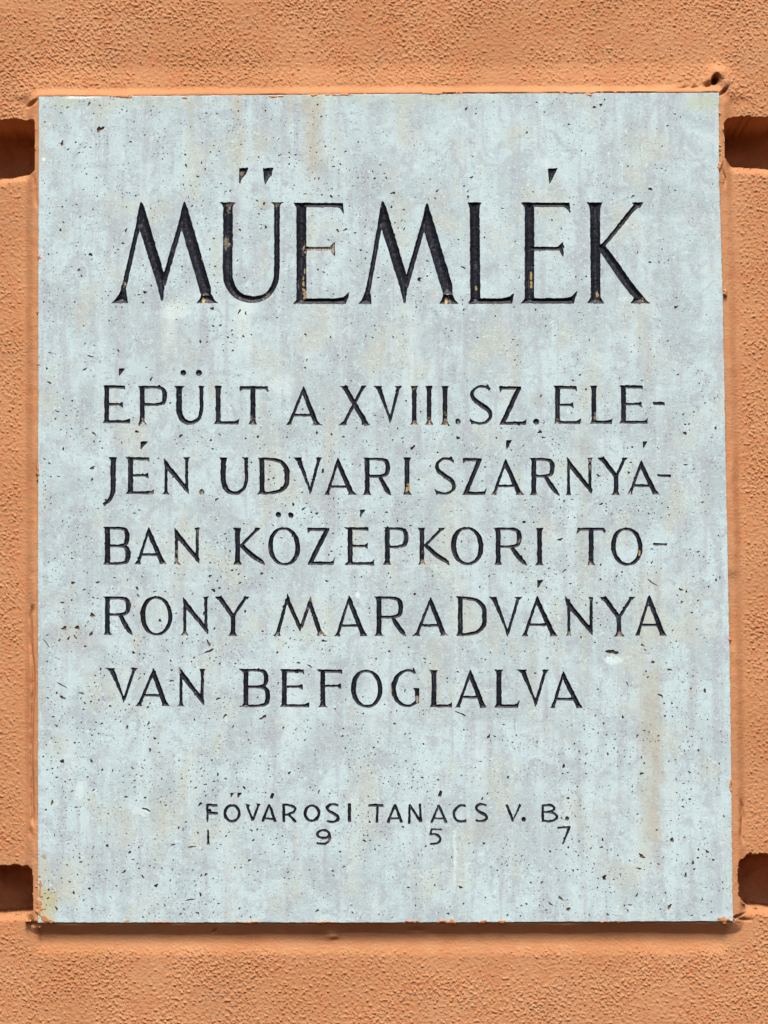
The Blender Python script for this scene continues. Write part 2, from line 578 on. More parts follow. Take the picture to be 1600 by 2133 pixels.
    dep -= bump(1480, 163, 12, 9, 9, -0.6)
    dep -= bump(1512, 172, 8, 12, 9, 0.2)
    dep += bump(1491, 163, 6.5, 9.5, 48, 0.45, 2.0)    # hole in it
    dep += bump(1477, 174, 10, 4, 9, -0.5, 1.5)
    dep += bump(1507, 190, 12, 3.2, 14, -0.75, 1.5)
    dep += bump(1447, 180, 9, 3, 7, -0.2); dep += bump(1423, 181, 14, 3, 6, -0.2)
    dep += bump(66, 213, 11, 4, 13, -0.5, 1.5)
    dep -= bump(691, 1949, 14, 9, 7); dep += bump(699, 1959, 8, 4, 3)
    dep += bump(446, 1940, 7, 2.2, 6, -0.7, 1.5)
    dep += bump(868, 1938, 16, 5, 5)
    dep -= bump(1577, 1886, 7, 5, 9)
    dep += bump(1530, 1912, 22, 3, 10, -0.35, 1.5); dep += bump(1552, 1916, 12, 2.5, 8, 0.1)
    dep += bump(68, 1925, 9, 4, 7); dep -= bump(80, 1918, 9, 5, 6)
    dep += bump(63, 1735, 5, 10, 5)
    # --- smears of plaster lapping over the stone edge (negative depth = in front of the stone)
    inner = sd < 0
    dep = np.where(inner, 4.0, dep)
    smear = np.zeros(U.shape)
    for (u, v, ru, rv) in ((90, 1912, 14, 10), (112, 1919, 30, 4), (261, 1919, 12, 5), (860, 1919, 22, 3), (928, 1918, 20, 6.5),
                           (1010, 1918, 14, 6), (1048, 1919, 20, 4.5), (1126, 1918, 6, 5), (1512, 1914, 22, 7),
                           (250, 201, 18, 3.2), (170, 199, 14, 2), (384, 204, 8, 2.6), (575, 201, 20, 2), (700, 198, 40, 1.6),
                           (1225, 197, 10, 3), (1330, 195, 12, 3.4), (1220, 193, 60, 2.0), (900, 195, 60, 1.8),
                           (82, 536, 4.5, 7), (80, 760, 4, 6), (80, 650, 3, 8), (1511, 610, 4, 6), (81, 1890, 8, 30), (84, 1850, 4, 40),
                           (1497, 236, 5, 3), (1498, 300, 4, 12), (1499, 345, 4, 8), (1522, 1630, 3, 20), (1519, 1330, 3, 12), (79, 980, 3, 20),
                           (520, 1921, 30, 2), (660, 1921, 60, 1.8), (330, 1921, 40, 1.8), (1250, 1920, 60, 1.8)):
        a = (U - u) / ru; b = (V - v) / rv
        s_ = 1.0 - np.sqrt(a * a + b * b) + 0.28 * wobB + 0.26 * wobE
        smear = np.maximum(smear, s_)
    over = np.clip(smear, 0, 0.6) / 0.6
    dep = np.where(smear > 0, np.minimum(dep, 4.0 - 4.6 * np.sqrt(over) - 0.25 * wobE * over), dep)
    # --- stucco: dragged, sparse horizontal crests
    a1 = F(6.6, 2.4, 0.16, 0.25, 21)(U, V)
    a2 = F(6.6, 2.4, -0.13, 0.25, 22)(U, V)
    wx = sstep(350, 1250, U + 120 * wobA)
    a = (a1 * (1 - wx) + a2 * wx) / np.sqrt((1 - wx) ** 2 + wx ** 2)
    b = F(3.0, 2.2, 0.1, 0.20, 23)(U, V)
    dens = F(80, 50, 0, 0, 24)(U, V)
    gran = F(9.0, 6.0, 0, 0.2, 25)(U, V)
    side_zone = ((V > 260) & (V < 1900)).astype(float)
    low_zone = (V > 1900).astype(float)
    t = 0.80 + 0.36 * dens - 0.35 * gran + 0.34 * side_zone + 0.24 * low_zone * (1 - 0.6 * sstep(1990, 2090, V))
    cr0 = np.maximum(0.85 * a + 0.65 * b - t, 0)
    cr0 = 1.75 * cr0 / (0.75 + cr0)
    # dragged upwards by the float: gentle slope above each crest, steep below
    crest = cr0.copy()
    for k in (1, 2):
        sh_ = np.zeros_like(cr0)
        sh_[:-k] = cr0[k:]
        crest = np.maximum(crest, sh_ * (1 - 0.36 * k))
    fine_h = 1.75 * crest + 0.05 * b + 0.22 * gran + 0.04 * a
    amp = sstep(14, 46, np.where(above, sd + 14, np.where(below, sd - 22, sd - 4))) * 0.94 + 0.06
    amp = amp * (1 - 0.90 * np.clip(gro / 10, 0, 1)) * (1 - 0.75 * lip)
    amp = amp * (sd > 0)
    core = (U > -92) & (U < 1692) & (V > -92) & (V < 2226)
    amp = amp * core
    dep = dep - fine_h * amp
    dep = dep + 0.45 * wobB * np.clip(gro / 10, 0, 1) * 2.0
    pts = P(U, V, dep)
    # normals from the height field
    du = np.gradient(pts, axis=1); dv = np.gradient(pts, axis=0)
    nrm = np.cross(dv, du)
    nrm /= np.linalg.norm(nrm, axis=-1, keepdims=True) + 1e-20
    nrm[nrm[..., 1] > 0] *= -1
    h, w = U.shape
    idx = np.arange(h * w).reshape(h, w)
    quads = np.stack([idx[:-1, :-1], idx[1:, :-1], idx[1:, 1:], idx[:-1, 1:]], -1).reshape(-1, 4)
    cU = 0.25 * (U[:-1, :-1] + U[1:, :-1] + U[1:, 1:] + U[:-1, 1:]).ravel()
    cV = 0.25 * (V[:-1, :-1] + V[1:, :-1] + V[1:, 1:] + V[:-1, 1:]).ravel()

    def cell(A):
        return 0.25 * (A[:-1, :-1] + A[1:, :-1] + A[1:, 1:] + A[:-1, 1:]).ravel()
    csd = cell(sd)
    keep = csd > -34
    lab = np.full(len(quads), -1)
    csdn = cell(sdn)
    lab[(cV < 300)] = 0
    lab[(cV >= 300) & (cV < 1850) & (cU < 800)] = 1
    lab[(cV >= 300) & (cV < 1850) & (cU >= 800)] = 2
    lab[(cV >= 1850)] = 3
    lab[(csdn < cell(np.where(above, 15.0, np.where(below, 24.0, rim_w + 1.0))))] = 4
    for k, gm in enumerate(gmask):
        lab[(cell(gm) < 0) & (lab != 4)] = 5 + k
    lab[~keep] = -1
    flat = pts.reshape(-1, 3); fn = nrm.reshape(-1, 3)
    names = ['plaster_course'] * 4 + ['plaster_surround'] + ['groove'] * 4
    labels = ['rough plaster course above the plaque', 'rough plaster course beside the left edge of the plaque',
              'rough plaster course beside the right edge of the plaque', 'rough plaster course below the plaque',
              'smooth plaster rim pressed against the plaque edges', 'dark recessed groove', 'dark recessed groove',
              'dark recessed groove', 'dark recessed groove with ragged broken end']
    for k, nm in enumerate(names):
        q = quads[lab == k]
        if not len(q):
            continue
        used = np.unique(q)
        remap = np.zeros(h * w, np.int64); remap[used] = np.arange(len(used))
        me = np_mesh(nm, flat[used], [remap[q]], WALL_ORG, fn[used])
        o = link_mesh(nm, me, [PLASTER], wall)
        o['label'] = labels[k]


build_wall()

# ------------------------------------------------------------------ carved lettering: outlines as stroke polygons
def seg(p, q, w0, w1=None):
    """tapered straight stroke"""
    w1 = w0 if w1 is None else w1
    (ax, ay), (bx, by) = p, q
    L = math.hypot(bx - ax, by - ay)
    nx, ny = -(by - ay) / L, (bx - ax) / L
    return [(ax + nx * w0 / 2, ay + ny * w0 / 2), (bx + nx * w1 / 2, by + ny * w1 / 2),
            (bx - nx * w1 / 2, by - ny * w1 / 2), (ax - nx * w0 / 2, ay - ny * w0 / 2)]


def curve(pts, n=7):
    """Catmull-Rom stroke through (x, y, width)"""
    p = [np.array(q, float) for q in pts]
    p = [2 * p[0] - p[1]] + p + [2 * p[-1] - p[-2]]
    out = []
    for i in range(1, len(p) - 2):
        for k in range(n):
            t = k / n
            out.append(0.5 * ((2 * p[i]) + (-p[i - 1] + p[i + 1]) * t + (2 * p[i - 1] - 5 * p[i] + 4 * p[i + 1] - p[i + 2]) * t * t
                              + (-p[i - 1] + 3 * p[i] - 3 * p[i + 1] + p[i + 2]) * t ** 3))
    out.append(p[-2])
    c = np.array(out)
    tg = np.gradient(c[:, :2], axis=0)
    tg /= np.linalg.norm(tg, axis=1, keepdims=True) + 1e-9
    nn = np.stack([-tg[:, 1], tg[:, 0]], 1)
    Lp = c[:, :2] + nn * c[:, 2:3] / 2
    Rp = c[:, :2] - nn * c[:, 2:3] / 2
    return [tuple(q) for q in Lp] + [tuple(q) for q in Rp[::-1]]


def ring(x0, x1, y0, y1, wl_, wr_, wt, wb, tilt=0.0):
    """closed oval: two half strokes meeting at top and bottom"""
    cx, cy = (x0 + x1) / 2, (y0 + y1) / 2
    out = []
    for sgn, wside in ((-1, wl_), (1, wr_)):
        pts = []
        for k in range(17):
            a = math.pi * k / 16
            ws = abs(math.sin(a)) ** 1.5
            wtb = wt if a < math.pi / 2 else wb
            w = wtb * (1 - ws) + wside * ws
            rx = (x1 - x0) / 2 - w / 2
            ry = (y1 - y0) / 2 - wtb / 2
            pts.append((cx + sgn * rx * math.sin(a) + tilt * math.cos(a), cy - ry * math.cos(a), w))
        out.append(curve(pts, 2))
    return out


def foot(xl, xr, y, sl, sr, h):
    """flared serif on an edge at height y; stem between sl and sr at y+h (h<0 up)"""
    return [(xl, y), (xr, y), (sr + (xr - sr) * 0.42, y + h * 0.38), (sr, y + h), (sl, y + h), (sl + (xl - sl) * 0.42, y + h * 0.38)]


def stem(x, y0, y1, w, top=None, bot=None, hs=8.0, x1=None, w1=None):
    """upright stroke with optional serif extents at the top / bottom"""
    x1 = x if x1 is None else x1
    w1 = w if w1 is None else w1
    out = [seg((x, y0), (x1, y1), w, w1)]
    if top:
        out.append(foot(top[0], top[1], y0, x - w / 2, x + w / 2, hs))
    if bot:
        out.append(foot(bot[0], bot[1], y1, x1 - w1 / 2, x1 + w1 / 2, -hs))
    return out


def acute(x0, x1, y0, y1):
    return [[(x0, y0), (x1, y0 - 0.5), (x0 + (x1 - x0) * 0.55, y0 + (y1 - y0) * 0.45), (x0 + (x1 - x0) * 0.12, y1), (x0, y1 - 1)]]


def dot(x, y, r):
    return [[(x + r * math.cos(a) * random.uniform(.9, 1.08), y + r * math.sin(a) * random.uniform(.9, 1.08))
             for a in [2 * math.pi * k / 14 for k in range(14)]]]


def cE(xl, xs, xt, xm, xb, y0, ym, y1, w, t=5.6, lift=10.0, Fl=False, foot_ext=None, ms=6.0):
    out = [seg((xs, y0), (xs, y1), w),
           [(xl, y0 - .5), (xt, y0), (xt + .6, y0 + lift), (xt - 3.2, y0 + t + 1.2), (xs, y0 + t), (xl + 3, y0 + t * .7)],
           seg((xs, ym), (xm - 1, ym - .5), t * .9, t * .9),
           [(xm - 7, ym - t * .42), (xm, ym - ms), (xm + .5, ym + ms * 1.05), (xm - 7, ym + t * .42)]]
    if Fl:
        out.append(foot(foot_ext[0], foot_ext[1], y1, xs - w / 2, xs + w / 2, -8))
    else:
        out.append([(xl, y1), (xl + 4, y1 - t * .8), (xs, y1 - t), (xb - 9, y1 - t), (xb - 3.5, y1 - t - 2.5), (xb, y1 - lift - 1), (xb - 1.2, y1 + .8)])
        out.append(foot(xl, xs + w * .5, y1, xs - w / 2, xs + w / 2, -8))
    return out


def cL(xl, xs, xb, y0, y1, w, t=6.0, lift=11.0, top=None):
    top = top or (xl + .5, xs + 8.5)
    return [seg((xs, y0), (xs, y1), w), foot(top[0], top[1], y0, xs - w / 2, xs + w / 2, 8),
            [(xl, y1), (xl + 4, y1 - t * .8), (xs, y1 - t), (xb - 10, y1 - t), (xb - 4, y1 - t - 2.5), (xb, y1 - lift), (xb - 2.5, y1 + .5)],
            foot(xl, xs + w * .5, y1, xs - w / 2, xs + w / 2, -8)]


def bowl(xs, xr, y0, y1, w, t):
    """half-round bowl from a stem at xs to xr"""
    ym = (y0 + y1) / 2
    r = (y1 - y0) / 2
    xk = max(xs + 4, xr - r * 1.12)
    return curve([(xs, y0 + t / 2, t), (xk - 2, y0 + t / 2, t), (xk + (xr - xk) * .55, y0 + t / 2 + r * .13, t + (w - t) * .45),
                  (xr - w / 2 - 1.3, ym - r * .42, w * .95), (xr - w / 2, ym, w), (xr - w / 2 - 1.5, ym + r * .45, w * .92),
                  (xk + (xr - xk) * .55, y1 - t / 2 - r * .13, t + (w - t) * .4), (xk - 2, y1 - t / 2, t), (xs, y1 - t / 2, t)], 5)


def cP(xl, xs, xr, y0, yw, y1, w, t=5.6, fx=None):
    fx = fx or (xs - 9.5, xs + 9)
    return [seg((xs, y0), (xs, y1), w), [(xl, y0), (xs + 6, y0), (xs + 6, y0 + t), (xs - w / 2, y0 + t + 3), (xl + 4, y0 + t * .6)],
            bowl(xs, xr, y0, yw, w, t), foot(fx[0], fx[1], y1, xs - w / 2, xs + w / 2, -8)]


def cR(xl, xs, xr, xe, y0, yw, y1, w, t=5.6, xj=None):
    xj = xj or xs + (xr - xs) * .55
    return cP(xl, xs, xr, y0, yw, y1, w, t) + [curve([(xj, yw - 3, w * .72), (xj + (xe - xj) * .38, yw + (y1 - yw) * .42, w * 1.0),
                                                      (xj + (xe - xj) * .75, yw + (y1 - yw) * .82, w * .85), (xe, y1 + 1, 1.0)], 6)]


def cD(xl, xs, xr, y0, y1, w, t=5.6):
    return [seg((xs, y0), (xs, y1), w), [(xl, y0), (xs + 6, y0), (xs + 6, y0 + t), (xs - w / 2, y0 + t + 3), (xl + 4, y0 + t * .6)],
            foot(xl, xs + w * .5, y1, xs - w / 2, xs + w / 2, -8), bowl(xs, xr, y0, y1 + .5, w * 1.02, t)]


def cB(xl, xs, xr1, xr2, y0, ym, y1, w, t=5.4):
    return [seg((xs, y0), (xs, y1), w), [(xl, y0), (xs + 6, y0), (xs + 6, y0 + t), (xs - w / 2, y0 + t + 3), (xl + 4, y0 + t * .6)],
            foot(xl, xs + w * .5, y1, xs - w / 2, xs + w / 2, -8), bowl(xs, xr1, y0, ym + t * .5, w * .92, t), bowl(xs, xr2, ym - t * .5, y1 + .5, w, t)]


def cA(xa, ya, lf, rf, yb, y1, wt=6.2, wk=10.0, tb=5.2, hs=7.0):
    lx = lf[0] + (lf[1] - lf[0]) * .52; rx = rf[0] + (rf[1] - rf[0]) * .46
    def at(x0, x1_, y):
        return x0 + (x1_ - x0) * (y - ya) / (y1 - ya)
    L = seg((xa - .5, ya + 6), (lx, y1), wt * .8, wt)
    k = wk / 2
    R = [(xa - 1.2, ya), (xa + 1.0, ya), (xa + k + 1.2, ya + 12), (rx + k * 1.12, y1), (rx - k * 1.12, y1), (xa - k * .35, ya + 16), (xa - 3.2, ya + 10)]
    return [L, R, seg((at(xa, lx, yb), yb), (at(xa, rx, yb), yb + .4), tb, tb),
            foot(lf[0], lf[1], y1, lx - wt / 2 + 1.5, lx + wt / 2 + 1.5, -hs), foot(rf[0], rf[1], y1, rx - k - 1.6, rx + k - 1.6, -hs)]


def cV(xl, xr, xt, xv, xrt, y0, yv, wk=10.0, wt=6.2, hs=7.0):
    k = wk / 2
    Lk = [(xt - k * 1.1, y0), (xt + k * 1.1, y0), (xv + 2.2, yv - 8), (xv + .8, yv), (xv - .8, yv), (xv - k * .8, yv - 14)]
    Rt = seg((xrt, y0), (xv + .4, yv - 5), wt, wt * .85)
    rw = max(3.0, xr - xrt)
    return [Lk, Rt, foot(xl, xt + (xt - xl) * .72, y0, xt - k + 1.2, xt + k + 1.2, hs), foot(xrt - rw * 1.2, xr, y0, xrt - wt / 2 - 1, xrt + wt / 2 - 1.2, hs)]


def cN(xs, bs, p, q, xr, ts, y0, y1, wt=6.4, wk=10.0):
    return (stem(xs, p[1] + 4, y1, wt * .85, None, bs, 7.0, None, wt)
            + [[(p[0] - 1, p[1] - 1.5), (p[0] + 1.5, p[1] + .5), (p[0] + wk * 1.25, p[1] + 15), (q[0] + 1.5, q[1] - 9), (q[0] + .8, q[1] + 1.5),
                (q[0] - 2, q[1] - .5), (p[0] + 2.0, p[1] + 18), (p[0] - .5, p[1] + 9)]]
            + stem(xr, y0, q[1] - 5, wt * .95, ts, None, 7.0))


def cU(xs, tl, xr, tr, y0, y1, w, wr_):
    m = (xs + xr) / 2
    h = min((xr - xs) * .62, 34 if w < 15 else 62)
    pts = [(xs, y0, w), (xs, (y0 + y1 - h) / 2, w), (xs, y1 - h, w), (xs + (m - xs) * .32, y1 - h * .36, w * .92),
           (m - 1, y1 - w * .34, w * .66), (xr - (xr - m) * .34, y1 - h * .34, wr_ * .95), (xr, y1 - h, wr_), (xr, (y0 + y1 - h) / 2, wr_), (xr, y0, wr_)]
    return [curve(pts, 6), foot(tl[0], tl[1], y0, xs - w / 2, xs + w / 2, 7), foot(tr[0], tr[1], y0, xr - wr_ / 2, xr + wr_ / 2, 6)]


def cS(x0, x1, y0, y1, w, t=5.2, ser=True):
    W_ = x1 - x0; H = y1 - y0
    pts = [(x0 + .88 * W_, y0 + .11 * H, t * .8), (x0 + .66 * W_, y0 + .045 * H, t), (x0 + .36 * W_, y0 + .05 * H, t * 1.05), (x0 + .13 * W_, y0 + .17 * H, t * 1.25),
           (x0 + .17 * W_, y0 + .34 * H, w * .9), (x0 + .50 * W_, y0 + .50 * H, w * 1.05), (x0 + .83 * W_, y0 + .65 * H, w),
           (x0 + .88 * W_, y0 + .82 * H, t * 1.3), (x0 + .66 * W_, y0 + .945 * H, t * 1.05), (x0 + .36 * W_, y0 + .965 * H, t), (x0 + .08 * W_, y0 + .91 * H, t * .8)]
    out = [curve(pts, 5)]
    if ser:
        out.append([(x0 + .70 * W_, y0 - .01 * H), (x0 + .79 * W_, y0 - .02 * H), (x0 + .90 * W_, y0 + .16 * H), (x0 + .80 * W_, y0 + .13 * H)])
        out.append([(x0 - .01 * W_, y0 + .82 * H), (x0 + .14 * W_, y0 + .90 * H), (x0 + .18 * W_, y0 + .98 * H), (x0 + .09 * W_, y0 + 1.0 * H)])
    return out


def cZ(xl, xt, xb, y0, y1, w, t=6.0):
    return [[(xl, y0 - 1), (xt, y0), (xt - 3, y0 + t), (xl + 6, y0 + t), (xl + .5, y0 + 12)],
            seg((xt - 4, y0 + 1), (xl + 5, y1 - 1), w),
            [(xl - .5, y1 + .5), (xl + 3, y1 - t), (xb - 10, y1 - t), (xb - 4, y1 - t - 2), (xb, y1 - 14), (xb - 2.5, y1 + .5)]]


def cK(xs, tp, bt, jn, ue, us_, le, y0, y1, w, wt=5.8):
    return (stem(xs, y0, y1, w, tp, bt) + [seg(jn, ue, wt * .85, wt), foot(us_[0], us_[1], y0, ue[0] - wt / 2 - 1, ue[0] + wt / 2 - 1, 6),
            curve([(jn[0] + 3, jn[1] - 2, w * .85), ((jn[0] + le[0]) / 2, (jn[1] + le[1]) / 2 - 1, w), (le[0] - 7, le[1] - 8, w * .85), (le[0], le[1], 1.2)], 5)])


def cT(x0, x1, xs, y0, y1, w, t=6.6, bt=None):
    bt = bt or (xs - 9, xs + 8)
    return [seg((xs, y0), (xs, y1), w), foot(bt[0], bt[1], y1, xs - w / 2, xs + w / 2, -8),
            [(x0 + .5, y0 - .3), (x1 - 1, y0), (x1, y0 + 13.5), (x1 - 6, y0 + t), (x0 + 7, y0 + t), (x0, y0 + 12.5)]]


def cY(xl, xr, jx, jy, bs, y0, y1, w, wt=6.2):
    lt = xl + 8.5; rt = xr - 7
    return [seg((lt + 1, y0), (jx, jy), w, w * .9), seg((rt, y0), (jx, jy), wt, wt), seg((jx, jy - 3), (jx, y1), w * .92, w),
            foot(xl, xl + 16, y0, lt - 3, lt + 6, 7), foot(rt - 7, xr, y0, rt - 4.5, rt + 1.5, 6), foot(bs[0], bs[1], y1, jx - w / 2, jx + w / 2, -8)]


def cX(t, b, y0, y1):
    return [seg((t[0] + 9, y0), (b[1] - 7, y1), 10), seg((t[1] - 6.5, y0), (b[0] + 9.5, y1), 6.2), foot(t[0], t[0] + 19, y0, t[0] + 6, t[0] + 17, 7),
            foot(t[1] - 12, t[1], y0, t[1] - 12, t[1] - 6, 6), foot(b[0], b[0] + 17, y1, b[0] + 9, b[0] + 16, -7), foot(b[1] - 17, b[1], y1, b[1] - 17, b[1] - 7, -7)]


def cI(x, y0, y1, w, e=8.5):
    return stem(x, y0, y1, w, (x - e, x + e - .5), (x - e, x + e))


def hyphen(x0, x1, y, t=6.0):
    return [[(x0, y - t / 2), (x1, y - t / 2 + .8), (x1 + .5, y + t / 2 + .8), (x0 + 1, y + t / 2 - .6)]]


def bigM(lf, la, a1, vx, a2, ra, rf, yb):
    """headline M: thin, thick, thin, thick legs"""
    return [seg((a1[0] - 3, a1[1] + 34), (la[0], la[1]), 9.0, 9.5), seg((la[0], la[1] - 6), (la[0] - 3, yb - 4), 9.5, 12),
            [(a1[0] - 1.5, a1[1]), (a1[0] + 1.5, a1[1]), (a1[0] + 7, a1[1] + 12), (vx[0] + 7.5, vx[1] - 47), (vx[0] + 1.2, vx[1]), (vx[0] - 2, vx[1] - 2),
             (vx[0] - 10, vx[1] - 34), (a1[0] - 3, a1[1] + 56), (a1[0] - 10.5, a1[1] + 47), (a1[0] - 5, a1[1] + 12)],
            seg((a2[0] - 4, a2[1] + 34), (vx[0] + 2, vx[1] - 34), 10, 10.5),
            [(a2[0] - 1.2, a2[1]), (a2[0] + 1.5, a2[1]), (a2[0] + 8, a2[1] + 18), (ra[0] + 11, ra[1] - 14), (ra[0] + 12, ra[1] + 6), (ra[0] - 8, ra[1] + 6),
             (a2[0] - 6, a2[1] + 56), (a2[0] - 9, a2[1] + 34), (a2[0] - 5, a2[1] + 14)],
            foot(lf[0], lf[1], yb, la[0] - 7, la[0] + 5, -25), foot(rf[0], rf[1], yb, ra[0] - 8, ra[0] + 12, -19)]


def bigE(xl, xs, xt, xm, xb, y0, ym, y1, w, lowtop=23):
    return [seg((xs, y0), (xs, y1), w),
            [(xl, y0 - 1), (xt, y0), (xt + 1, y0 + lowtop), (xt - 6, y0 + 12), (xt - 12, y0 + 8.5), (xs, y0 + 8.5), (xs - w / 2, y0 + 9)],
            seg((xs, ym), (xm - 3, ym), 8, 7.5), [(xm - 11, ym - 3.5), (xm - 1, ym - 14), (xm + .5, ym - 14), (xm + 1, ym + 16), (xm - 1, ym + 16), (xm - 8, ym + 4)],
            [(xl, y1), (xl + 8, y1 - 9), (xs, y1 - 11), (xb - 26, y1 - 11), (xb - 14, y1 - 14), (xb - 6, y1 - 20), (xb, y1 - 27), (xb - 8, y1 + .8)]]


GLYPHS = []          # (kind, character, strokes, accents)


def G(kind, ch, strokes, accents=()):
    GLYPHS.append((kind, ch, strokes, list(accents)))


def build_text():
    # headline
    G('letter', 'M', bigM((231, 267), (258, 600), (294, 421), (337.5, 628), (384, 420), (428, 612), (409, 455), 631.5))
    G('letter', 'Ű', [curve([(475, 423, 20), (475, 500, 20), (474.5, 570, 20), (481, 597, 19), (499, 617, 16), (528, 624, 13.5),
                              (556, 615, 11), (572, 592, 11), (576.5, 565, 11.5), (577, 500, 11.5), (577, 424, 11.5)], 8),
                       foot(458, 492, 421.5, 465, 485, 10), foot(566, 590, 421.5, 571, 583, 7)],
      [[[(498, 350.5), (518, 349.5), (512, 364), (504, 371), (500.5, 382), (498.5, 380)]], [[(547.5, 350.5), (570, 349.5), (565, 366), (559, 372), (553, 384), (551, 380)]]])
    G('letter', 'E', bigE(611, 628, 715, 697, 729, 423, 518, 632.5, 20.5))
    G('letter', 'M', bigM((746, 774), (767, 604), (797.5, 419), (843, 632), (889, 424), (931, 606), (915, 957), 633))
    G('letter', 'L', [seg((988.5, 422), (990.5, 632), 20, 21), foot(974, 1004.5, 421.5, 979, 998.5, 13),
                       [(974, 633), (981, 622), (990, 621.5), (1044, 621.5), (1060, 618), (1070.5, 611), (1067, 632.5)]])
    G('letter', 'É', bigE(1085, 1103, 1187, 1173, 1203, 422.5, 518, 632, 19.5), [[[(1141, 351), (1162, 350), (1155, 364), (1146.5, 382), (1144.5, 382)]]])
    G('letter', 'K', stem(1239.5, 421.5, 632, 21, (1222, 1256), (1222, 1260), 15, 1241, 20) +
      [seg((1253, 516), (1328, 424), 8.0, 9.5), foot(1315.5, 1340.5, 421.5, 1324, 1334, 11),
       curve([(1250, 510, 14), (1275, 545, 18), (1305, 588, 18), (1331, 620, 17), (1338, 630, 15)], 5), foot(1313, 1355, 632, 1321, 1341, -14)])
    # line 1
    t, b = 804, 882.5
    G('letter', 'É', cE(214, 222.5, 261, 255.5, 272, t - 1, 842.5, b - 1.5, 9.6), [acute(247.5, 262, 767.5, 783)])
    G('letter', 'P', cP(286, 296.5, 348.5, t, 845.5, b + 1.5, 9.8))
    G('letter', 'Ü', cU(373.5, (363.5, 385), 419.5, (413.5, 427.5), t, 884.5, 12, 7.6), [dot(382, 776, 6.2), dot(414.5, 776.5, 6.4)])
    G('letter', 'L', cL(445.5, 454.5, 499, t, b + 1, 10))
    G('letter', 'T', cT(499, 559, 527, t + .5, b + 1.5, 10.5))
    G('letter', 'A', cA(632, 805, (593.5, 610), (651, 671), 864.5, 885.5))
    G('letter', 'X', cX((708, 764), (705, 771), t, 885.5))
    G('letter', 'V', cV(777, 837.5, 788, 812.5, 830.5, t, 882))
    for x in (863, 894, 927):
        G('letter', 'I', cI(x, t, 884.5, 9.4))
    G('full_stop', '.', dot(954, 878, 6))
    G('letter', 'S', cS(978, 1027, 802, 884.5, 9.5))
    G('letter', 'Z', cZ(1041, 1086, 1097.5, 805.5, 884.5, 9.5))
    G('full_stop', '.', dot(1117, 878.5, 6.3))
    G('letter', 'E', cE(1153.5, 1161.5, 1200.5, 1194, 1210, t, 843.5, 882.5, 10.2))
    G('letter', 'L', cL(1229, 1237, 1276.5, 803.5, 882.5, 9.6))
    G('letter', 'E', cE(1290, 1299, 1339, 1336.5, 1350, 803, 842, 882, 10))
    G('hyphen', '-', hyphen(1359.5, 1384.5, 840.5, 6.5))
    # line 2
    t, b = 952.5, 1029.5
    G('letter', 'J', [curve([(236, t, 11), (236, 985, 11), (235.5, 1018, 10.5), (233, 1032, 8.5), (226, 1043, 7.5), (216.5, 1051, 6)], 6), foot(226.5, 245, t, 231, 241.5, 8)])
    G('letter', 'É', cE(262, 272, 311, 309, 321.5, t, 990.5, b - .5, 10.4), [acute(293, 307.5, 920.5, 936)])
    G('letter', 'N', cN(346, (337, 353.5), (342.5, 956), (392.5, 1027.5), 389, (381.5, 396), t, b))
    G('full_stop', '.', dot(420, 1025, 5.8))
    G('letter', 'U', cU(465.5, (456.5, 474), 513, (505, 518.5), t + .5, 1031, 10.8, 7))
    G('letter', 'D', cD(536, 546, 603, 953.5, b, 10.2))
    G('letter', 'V', cV(610, 671.5, 621, 646, 665, 953, 1030))
    G('letter', 'A', cA(704, 954, (674.5, 688), (725.5, 743.5), 1013.5, 1030.5))
    G('letter', 'R', cR(756.5, 765, 813, 815, 953.5, 995, 1031, 9.8))
    G('letter', 'I', cI(848, 953, 1030.5, 10, 9.2))
    G('letter', 'S', cS(905, 950.5, 952.5, 1031, 9.2))
    G('letter', 'Z', cZ(964, 1004, 1013.5, 955, 1030.5, 9.0))
    G('letter', 'Á', cA(1053.5, 956, (1021.5, 1035), (1074.5, 1093), 1012, 1031), [acute(1055, 1067, 917, 935.5)])
    G('letter', 'R', cR(1102.5, 1112, 1155.5, 1166, 954, 994.5, 1031.5, 9.6))
    G('letter', 'N', cN(1184.5, (1179, 1190), (1182.5, 954), (1232.5, 1028), 1229, (1221.5, 1234.5), 953.5, 1031.5))
    G('letter', 'Y', cY(1244, 1308.5, 1283.5, 993, (1273, 1290.5), 953.5, 1031, 9.6))
    G('letter', 'Á', cA(1336, 959, (1305.5, 1318), (1359, 1374.5), 1011.5, 1030), [acute(1339, 1349, 920, 934.5)])
    G('hyphen', '-', hyphen(1369.5, 1397.5, 990.5, 5.8))
    # line 3
    t, b = 1099, 1175.5
    G('letter', 'B', cB(214, 224, 270.5, 272.5, 1097.5, 1137, 1176, 11))
    G('letter', 'A', cA(310, 1098, (279.5, 294), (332, 348), 1155, 1175))
    G('letter', 'N', cN(367.5, (360, 375), (364, 1100), (414.5, 1172.5), 411, (403.5, 418), t, 1175.5))
    G('letter', 'K', cK(495, (485, 503), (485.5, 504), (500, 1138.5), (536.5, 1102), (530.5, 545), (552, 1177.5), t + .5, 1176, 10.2))
    G('letter', 'Ö', ring(559, 625, 1098.5, 1178, 9.6, 10.2, 4.6, 4.8, -1.5), [dot(580, 1072.5, 6), dot(606, 1073, 6)])
    G('letter', 'Z', cZ(640.5, 686.5, 697.5, 1100, 1176, 9.6))
    G('letter', 'É', cE(717.5, 729.5, 767.5, 766, 780, 1098.5, 1137.5, 1176.5, 10.2), [acute(750, 760.5, 1062.5, 1078)])
    G('letter', 'P', cP(799, 807, 851, 1098.5, 1142, 1176, 9.8, 5.4, (797, 816)))
    G('letter', 'K', cK(879, (870.5, 886), (871, 888), (884, 1138.5), (919, 1102), (911.5, 927.5), (936.5, 1177), t + .5, 1176.5, 9.2))
